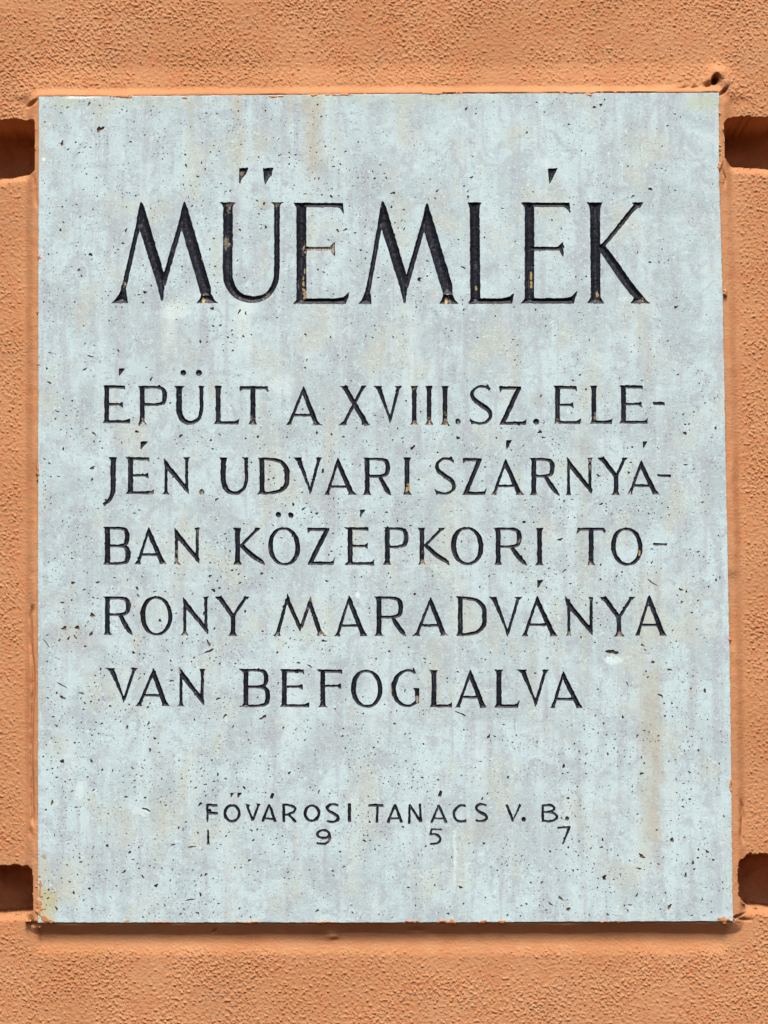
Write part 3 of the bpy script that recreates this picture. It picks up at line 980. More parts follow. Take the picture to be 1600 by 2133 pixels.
    G('letter', 'O', ring(939.5, 1007, 1097.5, 1177, 11, 10.2, 5, 5.2, -1.5))
    G('letter', 'R', cR(1027, 1038, 1087, 1098, 1099, 1141.5, 1176.5, 10))
    G('letter', 'I', cI(1124, 1099.5, 1177.5, 9.8, 9))
    G('letter', 'T', cT(1202, 1261, 1231.5, 1099.5, 1177, 10, 6.0, (1223, 1240.5)))
    G('letter', 'O', ring(1273, 1338.5, 1099, 1178.5, 9.8, 9.2, 5.0, 5.4, -1.5))
    G('hyphen', '-', hyphen(1360, 1389, 1133.5, 5.0))
    # line 4
    t, b = 1244, 1322.5
    G('letter', 'R', cR(214.5, 224, 272.5, 277, 1242.5, 1283, 1322.5, 9.8, 5.6, 250))
    G('letter', 'O', ring(292.5, 359, 1242, 1324, 10.2, 8.6, 5.0, 5.2, -1))
    G('letter', 'N', cN(385, (376, 393), (382, 1245), (433, 1320), 429, (422, 434.5), 1243, 1323.5))
    G('letter', 'Y', cY(447, 520.5, 485.5, 1284, (474, 494.5), 1243, 1324.5, 9.8))
    G('letter', 'M', [seg((598, 1248), (577, 1324), 6, 7.2), [(598, 1237), (600, 1237), (604.5, 1252), (628.5, 1306), (626, 1316), (624.5, 1316), (618, 1301), (597, 1256)],
                       seg((646, 1252), (627, 1308), 6.4, 6.4), [(646.2, 1242), (647.6, 1242), (652, 1262), (673.5, 1324), (663.5, 1324), (646, 1268), (644, 1254)],
                       foot(570, 585, 1324.5, 574.5, 582, -7), foot(660.5, 680, 1324.5, 662, 672.5, -7)])
    G('letter', 'A', cA(727.5, 1241, (695.5, 709), (750.5, 767.5), 1303, 1325))
    G('letter', 'R', cR(779, 789.5, 840, 847, 1242.5, 1288.5, 1324.5, 10))
    G('letter', 'A', cA(897, 1244, (859, 875), (917, 935.5), 1302.5, 1324.5))
    G('letter', 'D', cD(950, 959, 1014, 1242.5, 1324.5, 9.6))
    G('letter', 'V', cV(1019, 1088.5, 1028, 1057, 1080.5, 1243.5, 1325.5))
    G('letter', 'Á', cA(1119, 1241.5, (1084.5, 1100), (1146.5, 1162.5), 1301, 1325), [acute(1119.5, 1131.5, 1208.5, 1225)])
    G('letter', 'N', cN(1185, (1178, 1192), (1178.5, 1243.5), (1233.5, 1322), 1231.5, (1225, 1236), 1243.5, 1325))
    G('letter', 'Y', cY(1248, 1323.5, 1289.5, 1286.5, (1278.5, 1302.5), 1243.5, 1325.5, 9.6))
    G('letter', 'A', cA(1352.5, 1239.5, (1322, 1333), (1374, 1390), 1301.5, 1324))
    # line 5
    t, b = 1392.5, 1471
    G('letter', 'V', cV(219, 287.5, 231.5, 257.5, 280.5, 1391.5, 1464, 10.5))
    G('letter', 'A', cA(320, 1393, (281.5, 296.5), (336.5, 355), 1448, 1470.5))
    G('letter', 'N', cN(377, (368.5, 384.5), (374, 1391), (424.5, 1468), 421.5, (414.5, 430), 1393.5, 1471.5))
    G('letter', 'B', cB(498.5, 512.5, 559.5, 563, 1393.5, 1430.5, 1472.5, 10))
    G('letter', 'E', cE(583.5, 592.5, 633, 630, 645, 1394.5, 1430.5, 1472.5, 10))
    G('letter', 'F', cE(660, 672.5, 712.5, 710, 0, 1395, 1429, 1473, 9.6, 5.4, 10, True, (662, 681)))
    G('letter', 'O', ring(731, 797, 1395, 1474, 10.2, 9.6, 5, 5.4, -1))
    G('letter', 'G', [curve([(865, 1402, 4), (856, 1397.5, 5), (844, 1397.5, 5.2), (830, 1406, 7.5), (821, 1424, 10), (820.5, 1442, 10.2), (828, 1459, 8), (841, 1469, 6),
                              (855, 1470, 5.4), (868, 1462, 6)], 5), [(860, 1391.5), (862.5, 1392), (867, 1403), (859, 1401)], seg((869, 1435), (869, 1464.5), 9, 8.4),
                       [(860, 1433), (874, 1433.5), (873.5, 1438), (864.5, 1440)]])
    G('letter', 'L', cL(894, 904, 943, 1396, 1473, 10, 5.6, 17))
    G('letter', 'A', cA(979.5, 1395.5, (947.5, 960), (999.5, 1016), 1452, 1474))
    G('letter', 'L', cL(1029.5, 1039.5, 1082, 1395, 1474, 10.4, 6.4, 15))
    G('letter', 'V', cV(1076.5, 1143.5, 1088.5, 1115.5, 1136.5, 1395, 1472.5, 10.4))
    G('letter', 'A', cA(1174, 1398.5, (1145, 1157), (1201.5, 1215), 1456, 1475))
    # signature line: plain single-width capitals
    w = 5.6
    G('letter', 'F', [seg((432, 1675), (432.3, 1713), 5.4, 3.5), seg((429, 1676.8), (453.5, 1677.5), 5), seg((430, 1693.5), (454, 1694), 5), dot(436, 1689, 5)[0]])
    G('letter', 'Ő', ring(465.5, 501.5, 1675, 1713.5, 6, 5.8, 5.4, 5.6), [acute(480.5, 488, 1652, 1661.5), acute(495.5, 503.5, 1652, 1662)])
    G('letter', 'V', [seg((515, 1678), (526.5, 1710), w, 4.6), seg((539, 1676), (527, 1709), 5, 4.4), [(511.5, 1674), (520, 1677.5), (519, 1680.5), (512.5, 1678)], seg((535, 1675.8), (542.5, 1675.8), 3)])
    G('letter', 'Á', [seg((561, 1675.5), (546.8, 1712), 4.4, 5.2), seg((561, 1675.5), (573.8, 1712.5), 4.6, 5.8), seg((549, 1704), (567, 1706), 4.2)], [[seg((569.3, 1652), (565, 1662.5), 6.2, 5)]])
    G('letter', 'R', [seg((591, 1677), (591.5, 1713), 5.4), curve([(588.5, 1677, 4.4), (600, 1677, 5), (612.5, 1681, 5.2), (615, 1687, 4.2), (608, 1693.5, 4.6), (594, 1698, 4.6)], 5), seg((601, 1696), (616.5, 1713), 5.4, 6)])
    G('letter', 'O', ring(632.5, 667.5, 1675.5, 1712.5, 6, 6, 5.2, 5.4))
    G('letter', 'S', cS(678.5, 708, 1674, 1713.5, 6.0, 5.0, False))
    G('letter', 'I', [seg((728, 1673.5), (728, 1712.5), 6.6, 6.8)])
    G('letter', 'T', [seg((767.5, 1677.5), (798.5, 1677.5), 5.6), seg((786.5, 1677), (785.5, 1714), 5, 5)])
    G('letter', 'A', [seg((822.7, 1675.5), (807.8, 1713.5), 4.6, 5.6), seg((822.7, 1675.5), (837, 1713.5), 5, 6), seg((812, 1704.6), (833, 1704.8), 4.6)])
    G('letter', 'N', [seg((853.4, 1675), (852.8, 1716), 4.2, 5), seg((853, 1675.5), (876, 1711.5), 4.4, 5.4), seg((874.6, 1674), (877, 1712.5), 4.2, 5)])
    G('letter', 'Á', [seg((914, 1677), (898.5, 1714), 4.8, 5.6), seg((914, 1677), (929.8, 1714), 5, 6), seg((905, 1704.4), (922.5, 1705), 3.8)], [[seg((919.2, 1647), (915.2, 1659), 6, 6.4)]])
    G('letter', 'C', [curve([(970, 1678.5, 5.5), (960, 1678, 5), (950, 1684, 5.4), (945.5, 1695, 5.6), (949, 1706, 5), (958, 1711.5, 5.2), (971.5, 1710, 5.6)], 5)])
    G('letter', 'S', cS(989, 1017, 1674, 1712, 6.2, 4.8, False))
    G('letter', 'V', [seg((1055, 1675.5), (1069.5, 1711), 5.4, 4.8), seg((1084, 1676), (1070, 1706), 4.2, 3.8)])
    G('full_stop', '.', dot(1091.2, 1706.5, 4.8))
    G('letter', 'B', [seg((1130.4, 1676), (1130.8, 1711.5), 5), curve([(1129, 1678, 4.2), (1145, 1677.5, 5), (1153.5, 1681, 5), (1153, 1687, 5), (1144, 1690.8, 4.6), (1130, 1691.6, 4)], 5),
                       curve([(1130, 1691.4, 4), (1150, 1692.5, 4.6), (1159.5, 1699, 5.2), (1157.5, 1706.5, 5.2), (1146, 1710.8, 5), (1129.5, 1709.8, 4.4)], 5)])
    G('full_stop', '.', dot(1181.5, 1704.8, 4.4))
    G('digit', '1', [seg((433.6, 1729), (434, 1759.5), 3.8, 5.2)])
    G('digit', '9', ring(658.8, 688.5, 1727, 1748.5, 5.4, 5.4, 4.8, 5) + [curve([(686, 1735, 5), (687.3, 1746, 4.4), (683.5, 1754, 4.4), (674, 1758, 5), (660, 1756, 4.4)], 5)])
    G('digit', '5', [seg((897.5, 1727.2), (920.5, 1728), 4.6, 3.4), seg((898.6, 1727), (896.8, 1739.5), 4.4), curve([(896, 1738.5, 4), (906, 1737.5, 4.6), (915.5, 1743, 5.2), (917, 1751, 5), (910, 1757, 5), (896, 1758, 4.6)], 5)])
    G('digit', '7', [seg((1161, 1724.2), (1188, 1722.8), 4.6), seg((1186.5, 1723), (1172, 1758.5), 4.8, 3.6)])


build_text()

NOISE_N = Field(0, 0, 1.5, fft_noise((1440, 1080), 1.5, 11, 11, 0, 0.10, 41))
NOISE_F = Field(0, 0, 1.5, fft_noise((1440, 1080), 1.5, 3.4, 3.4, 0, 0.0, 42))
NOISE_C = Field(0, 0, 1.5, fft_noise((1440, 1080), 1.5, 30, 30, 0, 0.0, 43))

# places where the black paint has worn off (u, v, radius, strength) and where old ochre shows
WEAR = [(662, 518, 40, 1.0), (690, 518, 18, 1.0), (472, 505, 14, .75), (476, 426, 16, .8), (578, 425, 10, .8), (556, 622, 16, .6), (500, 625, 18, .5), (432, 628, 20, .5), (503, 362, 10, .7),
        (258, 590, 10, .6), (935, 625, 14, .55), (767, 610, 14, .5), (1250, 622, 12, .5), (1340, 628, 14, .6), (1107, 610, 14, .45), (794, 430, 6, .6),
        (300, 880, 12, .6), (525, 872, 12, .6), (608, 885, 14, .6), (652, 884, 10, .6), (865, 882, 10, .7), (897, 878, 14, .75), (930, 878, 12, .8), (926, 862, 6, .6), (863, 806, 8, .6),
        (956, 880, 8, .6), (1240, 870, 10, .7), (1160, 880, 10, .6), (500, 812, 8, .5), (420, 1025, 9, .75), (316, 1026, 12, .6), (517, 1010, 8, .6), (812, 985, 9, .6), (850, 1020, 10, .6),
        (1028, 1030, 10, .7), (1085, 1030, 12, .55), (1120, 1030, 10, .6), (1230, 956, 8, .8), (1230, 975, 8, .6), (1282, 1029, 10, .6), (1310, 1028, 10, .8), (1366, 1020, 10, .5),
        (367, 1170, 9, .85), (369, 1150, 7, .6), (413, 1105, 8, .5), (345, 1172, 9, .6), (617, 1160, 9, .5), (882, 1172, 10, .8), (880, 1150, 7, .6), (1082, 1125, 9, .6), (1230, 1172, 9, .7), (1385, 1134, 24, .5),
        (385, 1321, 9, .8), (384, 1300, 7, .5), (672, 1322, 11, .85), (578, 1322, 8, .6), (647, 1248, 7, .9), (640, 1267, 5, .9), (928, 1322, 11, .75), (845, 1322, 6, .7), (1185, 1322, 9, .9), (1230, 1247, 8, .7), (1290, 1322, 11, .65),
        (375, 1392, 8, .8), (372, 1470, 8, .6), (870, 1455, 9, .75), (940, 1462, 8, .5), (1152, 1470, 9, .5), (434, 1712, 6, .7), (1071, 1706, 7, .6), (434, 1758, 5, .6), (855, 1678, 5, .5), (685, 1750, 6, .5), (1165, 1700, 5, .5)]
OCHRE = [(424, 630, 7), (632, 590, 6), (634, 612, 7), (635, 565, 4), (929, 629, 6), (1245, 612, 5), (1107, 575, 5), (1107, 592, 5), (992, 600, 4), (421, 540, 3), (852, 1014, 5), (1332, 1150, 4), (848, 1018, 5), (815, 1436, 4)]
HOLES = []           # closed loops (u, v) cut from the slab face


def carve(strokes, step, kind_big):
    allp = np.concatenate([np.asarray(s, float) for s in strokes])
    pad = 4 * step
    u0, v0 = allp.min(0) - pad
    u1, v1 = allp.max(0) + pad
    us = np.arange(u0, u1 + step, step); vs_ = np.arange(v0, v1 + step, step)
    U, V = np.meshgrid(us, vs_)
    sd = np.full(U.shape, 1e9)
    for s in strokes:
        sd = np.minimum(sd, poly_sdf(s, U, V))
    n1 = NOISE_N(U, V); n2 = NOISE_F(U, V); nc = NOISE_C(U, V)
    k = 0.34 if kind_big else 0.36
    chip = np.maximum(n1 + 0.4 * n2 - 1.75, 0) * (1.6 + 1.2 * (nc > 0))
    f = sd - 0.25 + k * n1 * 0.85 + 0.22 * n2 - chip * 0.9
    f[np.abs(f) < 1e-4] = 1e-4
    # keep the border of the raster outside
    f[0, :] = f[-1, :] = np.maximum(f[0, :], 1); f[:, 0] = f[:, -1] = np.maximum(f[:, 0], 1)
    ins = f < 0
    h, w = f.shape
    vid = -np.ones((h, w), int)
    n_in = int(ins.sum())
    vid[ins] = np.arange(n_in)
    depth = -f
    slope = 0.80
    dmax = 7.4 if kind_big else 4.4
    dz = slope * depth
    dz = dmax * np.tanh(dz / dmax * 1.05)
    dz = dz + 0.28 * n2 * np.clip(depth / 2, 0, 1)
    V3 = [(U[ins], V[ins], dz[ins])]
    rimv = [np.clip(1 - depth[ins] / 2.2, 0, 1)]
    ext = []; emap = {}

    def evert(j0, i0, j1, i1):
        key = (j0, i0, j1, i1)
        r = emap.get(key)
        if r is None:
            a, b = f[j0, i0], f[j1, i1]
            t = a / (a - b)
            r = n_in + len(ext)
            ext.append((U[j0, i0] + t * (U[j1, i1] - U[j0, i0]), V[j0, i0] + t * (V[j1, i1] - V[j0, i0])))
            emap[key] = r
        return r
    cnt = ins[:-1, :-1].astype(int) + ins[:-1, 1:] + ins[1:, 1:] + ins[1:, :-1]
    full = cnt == 4
    jj, ii = np.nonzero(full)
    quads = np.stack([vid[jj, ii], vid[jj + 1, ii], vid[jj + 1, ii + 1], vid[jj, ii + 1]], 1)
    tris = []
    segs = {}
    for j, i in zip(*np.nonzero((cnt > 0) & (cnt < 4))):
        cyc = [(j, i), (j + 1, i), (j + 1, i + 1), (j, i + 1)]
        # two diagonal corners inside: separate them
        flags = [ins[c] for c in cyc]
        groups = [None]
        if cnt[j, i] == 2 and flags[0] == flags[2]:
            groups = [k_ for k_ in range(4) if flags[k_]]
        for g in groups:
            poly = []; cr = []
            for k_ in range(4):
                a = cyc[k_]; b = cyc[(k_ + 1) % 4]
                fa = flags[k_] and (g is None or g == k_)
                fb = flags[(k_ + 1) % 4] and (g is None or g == (k_ + 1) % 4)
                if fa:
                    poly.append(vid[a])
                if fa != fb:
                    lo, hi = (a, b) if a < b else (b, a)
                    e = evert(*lo, *hi)
                    poly.append(e); cr.append((e, fa))
            for k_ in range(1, len(poly) - 1):
                tris.append((poly[0], poly[k_], poly[k_ + 1]))
            if len(cr) == 2:
                s0 = cr[0][0] if cr[0][1] else cr[1][0]
                s1 = cr[1][0] if cr[0][1] else cr[0][0]
                segs[s0] = s1
    ext = np.array(ext)
    # chain the outline
    loops = []
    left = dict(segs)
    while left:
        s0, nx = left.popitem()
        lp = [s0]
        while nx != s0 and nx in left:
            lp.append(nx)
            nx = left.pop(nx)
        if len(lp) > 4:
            loops.append(ext[np.array(lp) - n_in])
    Ua = np.concatenate([V3[0][0], ext[:, 0]]); Va = np.concatenate([V3[0][1], ext[:, 1]])
    Da = np.concatenate([V3[0][2], np.zeros(len(ext))])
    rm = np.concatenate([rimv[0], np.ones(len(ext))])
    return Ua, Va, Da, rm, quads, np.array(tris), loops


def thin_loop(lp, tol=0.16):
    """drop nearly collinear points"""
    keep = []
    n = len(lp)
    last = lp[0]; keep.append(lp[0])
    for k in range(1, n - 1):
        a = last; b = lp[k]; c = lp[(k + 1) % n]
        d = c - a
        L = math.hypot(d[0], d[1]) + 1e-9
        dist = abs((b[0] - a[0]) * d[1] - (b[1] - a[1]) * d[0]) / L
        if dist > tol or L > 9:
            keep.append(b); last = b
    keep.append(lp[-1])
    return np.array(keep)


def carved_object(name, strokes, parent, big, label=None):
    step = 1.5 if big else 1.2
    u, v, d, rm, quads, tris, loops = carve(strokes, step, big)
    pts = P(u, v, d)
    fl = []
    if len(quads): fl.append(quads)
    fl.append(tris)
    me = np_mesh(name, pts, fl, PLQ_ORG, None, True)
    wear = np.zeros(len(u)); och = np.zeros(len(u))
    for (a, b, r, s) in WEAR:
        q = np.sqrt(((u - a) * 1.25) ** 2 + ((v - b) * .75) ** 2) / r + 0.22 * NOISE_F(u, v)
        wear = np.maximum(wear, s * np.clip(1.25 - q, 0, 1))
    for (a, b, r) in OCHRE:
        q = np.sqrt(((u - a) * 1.9) ** 2 + ((v - b) * .62) ** 2) / r + 0.3 * NOISE_F(u, v)
        och = np.maximum(och, np.clip(1.4 - q, 0, 1))
    for nm, arr in (('rim', rm), ('wear', wear), ('ochre', och)):
        at = me.attributes.new(nm, 'FLOAT', 'POINT')
        at.data.foreach_set('value', arr.astype(np.float32))
    o = link_mesh(name, me, [PAINT], parent)
    if label: o['label'] = label
    HOLES.extend(loops)
    return o


NUM_HEAD = 7
for gi, (kind, ch, strokes, accents) in enumerate(GLYPHS):
    big = gi < NUM_HEAD
    what = {'letter': 'carved capital letter ' + ch, 'digit': 'carved digit ' + ch, 'full_stop': 'carved full stop', 'hyphen': 'carved hyphen'}[kind]
    size = 'large ' if big else ('small ' if strokes and np.concatenate([np.asarray(s) for s in strokes])[:, 1].min() > 1640 else '')
    o = carved_object(kind, strokes, plaque, big, size + what + ' filled with worn black paint')
    for ac in accents:
        a = carved_object('accent', ac, o, False)

# ------------------------------------------------------------------ plaque slab with carved openings and open pores
def build_slab():
    # occupancy raster so that pores keep clear of the lettering and of each other
    occ = np.zeros((2133, 1600), bool)
    for lp in HOLES:
        for (a, b) in lp:
            occ[max(0, int(b) - 3):int(b) + 4, max(0, int(a) - 3):int(a) + 4] = True
    # close letters' interiors roughly: pores inside strokes are caught by testing the stroke polygons
    UU, VV = np.meshgrid(np.arange(1600) + .5, np.arange(2133) + .5)
    for (_, _, strokes, accents) in GLYPHS:
        for s in list(strokes) + [q for ac in accents for q in ac]:
            p = np.asarray(s)
            a0, b0 = np.floor(p.min(0)).astype(int) - 2; a1, b1 = np.ceil(p.max(0)).astype(int) + 3
            sub = poly_sdf(s, UU[b0:b1, a0:a1], VV[b0:b1, a0:a1]) < 2.0
            occ[b0:b1, a0:a1] |= sub
    inset = poly_sdf(PLQ, UU, VV)
    occ |= inset > -7
    dens = fft_noise((1067, 800), 2.0, 110, 80, 0.3, 0, 71)
    clus = fft_noise((1067, 800), 2.0, 26, 18, 0.3, 0, 72)
    rnd = random.Random(5)
    pits = []

    def try_pit(u, v, a, b, rot, depth, ragged=0.28, n=None):
        n = n or (7 if a < 2.2 else (10 if a < 4 else 16))
        p1, p2 = rnd.uniform(0, 6.28), rnd.uniform(0, 6.28)
        lob = 0.0 if a < 2.2 else 0.26
        ph = [rnd.uniform(1 - ragged, 1 + ragged) * (1 + lob * math.cos(2 * 6.283 * k / n + p1) + lob * .8 * math.cos(3 * 6.283 * k / n + p2)) for k in range(n)]
        c, s = math.cos(rot), math.sin(rot)
        pts = []
        for k in range(n):
            t = 2 * math.pi * (k + rnd.uniform(-.2, .2)) / n
            x = a * math.cos(t) * ph[k]; y = b * math.sin(t) * ph[k]
            pts.append((u + x * c - y * s, v + x * s + y * c))
        p = np.array(pts)
        a0, b0 = np.floor(p.min(0)).astype(int) - 1; a1, b1 = np.ceil(p.max(0)).astype(int) + 2
        if a0 < 0 or b0 < 0 or a1 >= 1600 or b1 >= 2133 or occ[b0:b1, a0:a1].any():
            return False
        occ[b0:b1, a0:a1] = True
        pits.append((p, depth, (u, v), a > 3.4))
        return True
    # the larger cavities
    for (u, v, a, b, r) in ((208, 269, 10, 4.6, -.75), (213, 292, 8, 2.2, .7), (129, 299, 6, 3.2, 1.5), (186, 216, 7, 1.8, -.9), (142, 311, 3, 2, -.6), (388, 345, 5.5, 2.2, 1.5),
                            (1400, 1750, 7, 4, -1.2), (1337, 1783, 8, 3.6, .35), (1342, 1790, 6, 2.2, .4), (1473, 1774, 4, 3.4, 0), (1455, 1770, 2.8, 2.4, 0), (1486, 1791, 4, 2.4, .6), (1331, 1809, 5, 2.4, .1),
                            (1372, 1800, 3, 2, 0), (1308, 1897, 4, 2, 1.4), (1312, 1885, 4, 2, .2), (1168, 1871, 9, 2.4, .5), (1157, 1868, 5, 2.6, .9), (1147, 1883, 6, 2, .8), (1129, 1838, 5, 1.8, -.9),
                            (396, 1874, 8, 2.2, -.15), (393, 1882, 6, 1.8, -.8), (298, 1826, 4.5, 2.8, .9), (277, 1790, 3, 2, 0), (429, 1821, 4, 2.6, 0), (360, 1760, 7, 1.8, -.35), (400, 1764, 9, 1.6, -.2),
                            (412, 1902, 4, 2.6, .3), (98, 1214, 11, 3.4, -.25), (152, 1214, 6, 2.8, 0), (204, 1213, 6, 2.2, -.4), (175, 1228, 4, 2.4, -.5), (130, 1255, 4, 3, 0), (193, 1281, 8, 3.6, .5),
                            (161, 1307, 7, 4, .2), (134, 1309, 6, 4, .3), (122, 1320, 7, 3, .6), (157, 1327, 5, 2.4, .9), (190, 1320, 7, 3, -.6), (124, 1333, 4, 2, -.4), (133, 1341, 4, 2, -.5), (97, 1340, 9, 1.6, .9),
                            (129, 1427, 10, 2, .5), (136, 1438, 8, 2, 1.7), (131, 1453, 7, 3, .3), (170, 1444, 6, 2, .1), (436, 1356, 9, 3, -.5), (1275, 1358, 13, 6, .12), (1339, 1344, 4.5, 2.8, .6),
                            (1360, 1379, 4, 4, 0), (1395, 1395, 5.5, 2.4, .2), (1377, 1449, 6, 3, .6), (1307, 1424, 5, 1.8, 1.2), (1455, 1563, 3.5, 2.4, .3), (1420, 1254, 4, 2.4, -.6), (1418, 1228, 6, 2.6, .5),
                            (1430, 1232, 2.5, 4, 0), (1358, 1213, 11, 2, .55), (452, 1040, 7, 2, -.5), (462, 1035, 5, 1.6, -.4), (550, 424, 4, 3, .3), (536, 418, 4, 2, .4), (543, 415, 3, 2.4, 0), (442, 643, 5, 3.4, .4),
                            (301, 536, 4, 3, 0), (345, 527, 3.5, 2, -.3), (703, 480, 5, 2.2, .4), (720, 478, 6, 1.8, -.2), (819, 402, 7, 2.4, -.35), (739, 485, 3, 2, 0), (675, 1335, 6, 2.8, 0), (885, 1372, 4, 2, 0),
                            (961, 1487, 11, 2.2, .45), (1208, 781, 3, 2.4, 0), (1187, 819, 3.6, 3, 0), (1194, 792, 3, 2, 0), (1127, 825, 4, 2, -.9), (435, 1340, 7, 2.8, .9), (440, 1348, 5, 2, 1.0), (286, 1226, 5, 3, .4),
                            (287, 1233, 6, 2, .2), (288, 1240, 5, 2, .5), (1049, 1509, 3, 2, 0), (548, 1494, 9, 3.2, -.4), (545, 1480, 5, 3, 1.2), (565, 1408, 4, 2, .3), (357, 1418, 5, 2, .1), (455, 1455, 6, 2.4, -.1), (445, 1450, 5, 2.4, .1),
                            (305, 1686, 8, 3, .4), (262, 1660, 5, 2, -.5), (1262, 1352, 3, 2, 0), (645, 1387, 7, 1.8, .4), (622, 1381, 5, 2, .4), (1105, 1838, 3, 2, 0), (188, 742, 7, 2.2, .2), (196, 920, 3, 2, .6), (192, 975, 7, 3, -.4),
                            (103, 797, 5, 2.4, .2), (98, 768, 3, 2.2, 0), (177, 769, 6, 2.4, -.6), (196, 903, 7, 2, .9), (132, 935, 2, 4, 0), (105, 735, 5, 1.6, .1), (118, 740, 5, 1.6, .2), (120, 857, 5, 1.8, .2), (237, 1128, 4, 3, 0)):
        try_pit(u, v, a * .88, b * .88, r, 0.75 * b + 1.0, 0.25)
        for _ in range(rnd.randint(1, 4)):
            q = rnd.uniform(0, 6.28); ra = rnd.uniform(1.2, 2.2) * a
            try_pit(u + ra * math.cos(q), v + ra * math.sin(q) * .7, rnd.uniform(.8, 2.0), rnd.uniform(.6, 1.1), r + rnd.uniform(-.5, .5), 1.6)
    # scattered pores
    n_small = 0
    tries = 0
    while n_small < 4700 and tries < 52000:
        tries += 1
        u = rnd.uniform(88, 1520); v = rnd.uniform(204, 1914)
        dd = dens[int(v / 2) % 1067, int(u / 2) % 800]; cc = clus[int(v / 2) % 1067, int(u / 2) % 800]
        bias = 0.0
        if u > 980 and v < 700: bias -= 0.55
        if u > 700 and v < 360: bias -= 0.3
        if u < 500 and v > 1150: bias += 0.35
        if v > 1580: bias += 0.25
        if u < 620 and v < 620: bias += 0.25
        if 650 < v < 790: bias -= 0.4
        pr = 1 / (1 + math.exp(-(1.45 * cc + 0.8 * dd + 1.6 * bias - 1.1) * 2.2))
        if rnd.random() > pr: continue
        q = rnd.random()
        a = 0.85 + 0.75 * rnd.random() if q < .62 else (1.5 + 1.3 * rnd.random() if q < .955 else 2.6 + 2.2 * rnd.random())
        b = a / rnd.uniform(1.0, 2.6)
        b = max(b, 0.7)
        rot = rnd.gauss(-0.5, 0.55) if rnd.random() < .7 else rnd.uniform(-1.6, 1.6)
        if try_pit(u, v, a, b, rot, 1.5 * b + 1.4): n_small += 1
    # outline of the slab with worn arrises
    per = []
    n = len(PLQ)
    for k in range(n):
        a, b = PLQ[k], PLQ[(k + 1) % n]
        m = max(2, int(np.linalg.norm(b - a) / 7))
        for i in range(m):
            per.append(a + (b - a) * i / m)
    per = np.array(per)
    c = per.mean(0)
    nz = NOISE_N(per[:, 0], per[:, 1]); nf = NOISE_C(per[:, 0], per[:, 1])
    tg = np.roll(per, -1, 0) - np.roll(per, 1, 0)
    tg /= np.linalg.norm(tg, axis=1, keepdims=True)
    nrm = np.stack([-tg[:, 1], tg[:, 0]], 1)
    if ((per - c) * nrm).sum() < 0: nrm = -nrm
    off = 0.35 * nz - 1.2 * np.maximum(nz - 1.2, 0)
    outer = per + nrm * off[:, None]
    front = outer - nrm * (0.6 + 0.4 * np.abs(nf))[:, None]
    loops = [front] + [thin_loop(lp) for lp in HOLES] + [p for (p, _, _, _) in pits]
    verts = []; edges = []
    for lp in loops:
        k0 = len(verts)
        m = len(lp)
        verts.extend((float(a), float(b)) for a, b in lp)
        edges.extend((k0 + i, k0 + (i + 1) % m) for i in range(m))
    # work in a centred frame for precision
    vv = [Vector((a - 800, b - 1066)) for a, b in verts]
    ov, oe, of, _, oeo, _ = delaunay_2d_cdt(vv, edges, [], 0, 1e-5)
    U = np.array([q[0] + 800 for q in ov]); V = np.array([q[1] + 1066 for q in ov])
    base = P(U, V, 0.0)
    tri = np.array([f for f in of if len(f) == 3])
    # keep what lies inside an odd number of outlines: slab minus the carved openings and pores
    cons = {}
    for e, org in zip(oe, oeo):
        if len(org) % 2:
            cons[(min(e), max(e))] = True
    e2t = {}
    for k, (a, b, c_) in enumerate(tri.tolist()):
        for x, y in ((a, b), (b, c_), (c_, a)):
            e2t.setdefault((x, y) if x < y else (y, x), []).append(k)
    par = np.full(len(tri), -1)
    stack = []
    for key, ts in e2t.items():
        if len(ts) == 1 and par[ts[0]] < 0:
            par[ts[0]] = 1 if key in cons else 0
            stack.append(ts[0])
            break
    tl = tri.tolist()
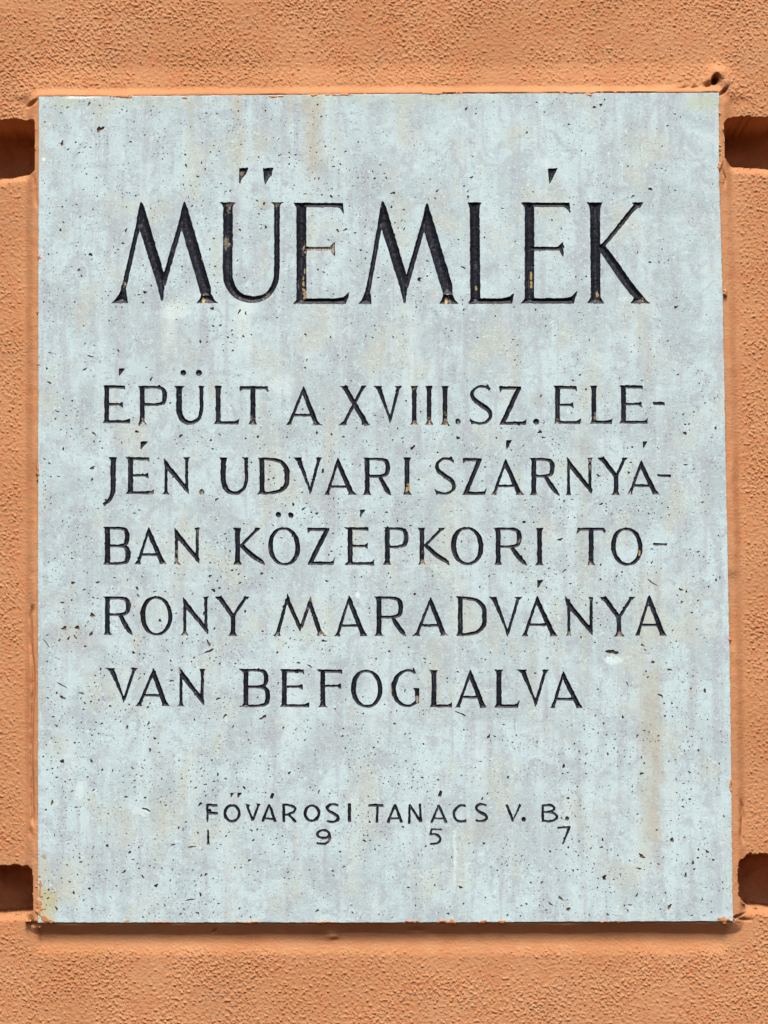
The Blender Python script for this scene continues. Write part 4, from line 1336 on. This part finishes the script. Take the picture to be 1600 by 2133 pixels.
    while stack:
        k = stack.pop()
        a, b, c_ = tl[k]
        for x, y in ((a, b), (b, c_), (c_, a)):
            key = (x, y) if x < y else (y, x)
            for o_ in e2t[key]:
                if par[o_] < 0:
                    par[o_] = par[k] ^ (1 if key in cons else 0)
                    stack.append(o_)
    tri = tri[par == 1]
    # orient the faces towards the viewer (-Y)
    A = base[tri[:, 0]]; B = base[tri[:, 1]]; C_ = base[tri[:, 2]]
    flip = np.cross(B - A, C_ - A)[:, 1] > 0
    tri[flip] = tri[flip][:, ::-1]
    allv = [base]; faces3 = [tri]; mat3 = [np.zeros(len(tri), int)]
    nv = len(base)
    # sides
    m = len(front)
    ring0 = P(front[:, 0], front[:, 1], 0.0)
    ring1 = P(outer[:, 0], outer[:, 1], 1.0)
    ring2 = P(outer[:, 0], outer[:, 1], 70.0)
    allv += [ring0, ring1, ring2]
    q = []
    for r in range(2):
        a = nv + r * m
        for i in range(m):
            j = (i + 1) % m
            q.append((a + i, a + j, a + m + j, a + m + i))
    nv += 3 * m
    # pores: wall ring and floor
    t3 = []
    mt = []
    for (p, depth, (cu, cv), bigp) in pits:
        k = len(p)
        mid = np.array([cu, cv]) + (p - np.array([cu, cv])) * (0.82 if bigp else 0.72)
        mt.extend([2 if bigp else 1] * k)
        allv.append(P(p[:, 0], p[:, 1], 0.0))
        allv.append(P(mid[:, 0], mid[:, 1], depth * 0.8))
        allv.append(P(np.array([cu]), np.array([cv]), depth))
        for i in range(k):
            j = (i + 1) % k
            q.append((nv + i, nv + j, nv + k + j, nv + k + i))
            t3.append((nv + k + i, nv + k + j, nv + 2 * k))
        nv += 2 * k + 1
    q = np.array(q); t3 = np.array(t3)
    nside = 2 * m
    allv = np.concatenate(allv)
    # the pore faces are wound either way; Cycles shades both sides alike
    me = np_mesh('slab', allv, [tri, t3, q], PLQ_ORG, None, False)
    mi = np.concatenate([np.zeros(len(tri)), np.array(mt), np.zeros(nside), np.array(mt)]).astype(np.int32)
    me.polygons.foreach_set('material_index', mi)
    o = link_mesh('slab', me, [STONE, PIT, CAVITY], plaque)
    o['label'] = 'pitted pale limestone slab with rust and lime streaks'
    print('slab faces', len(tri), 'pores', len(pits), 'holes', len(HOLES))


build_slab()
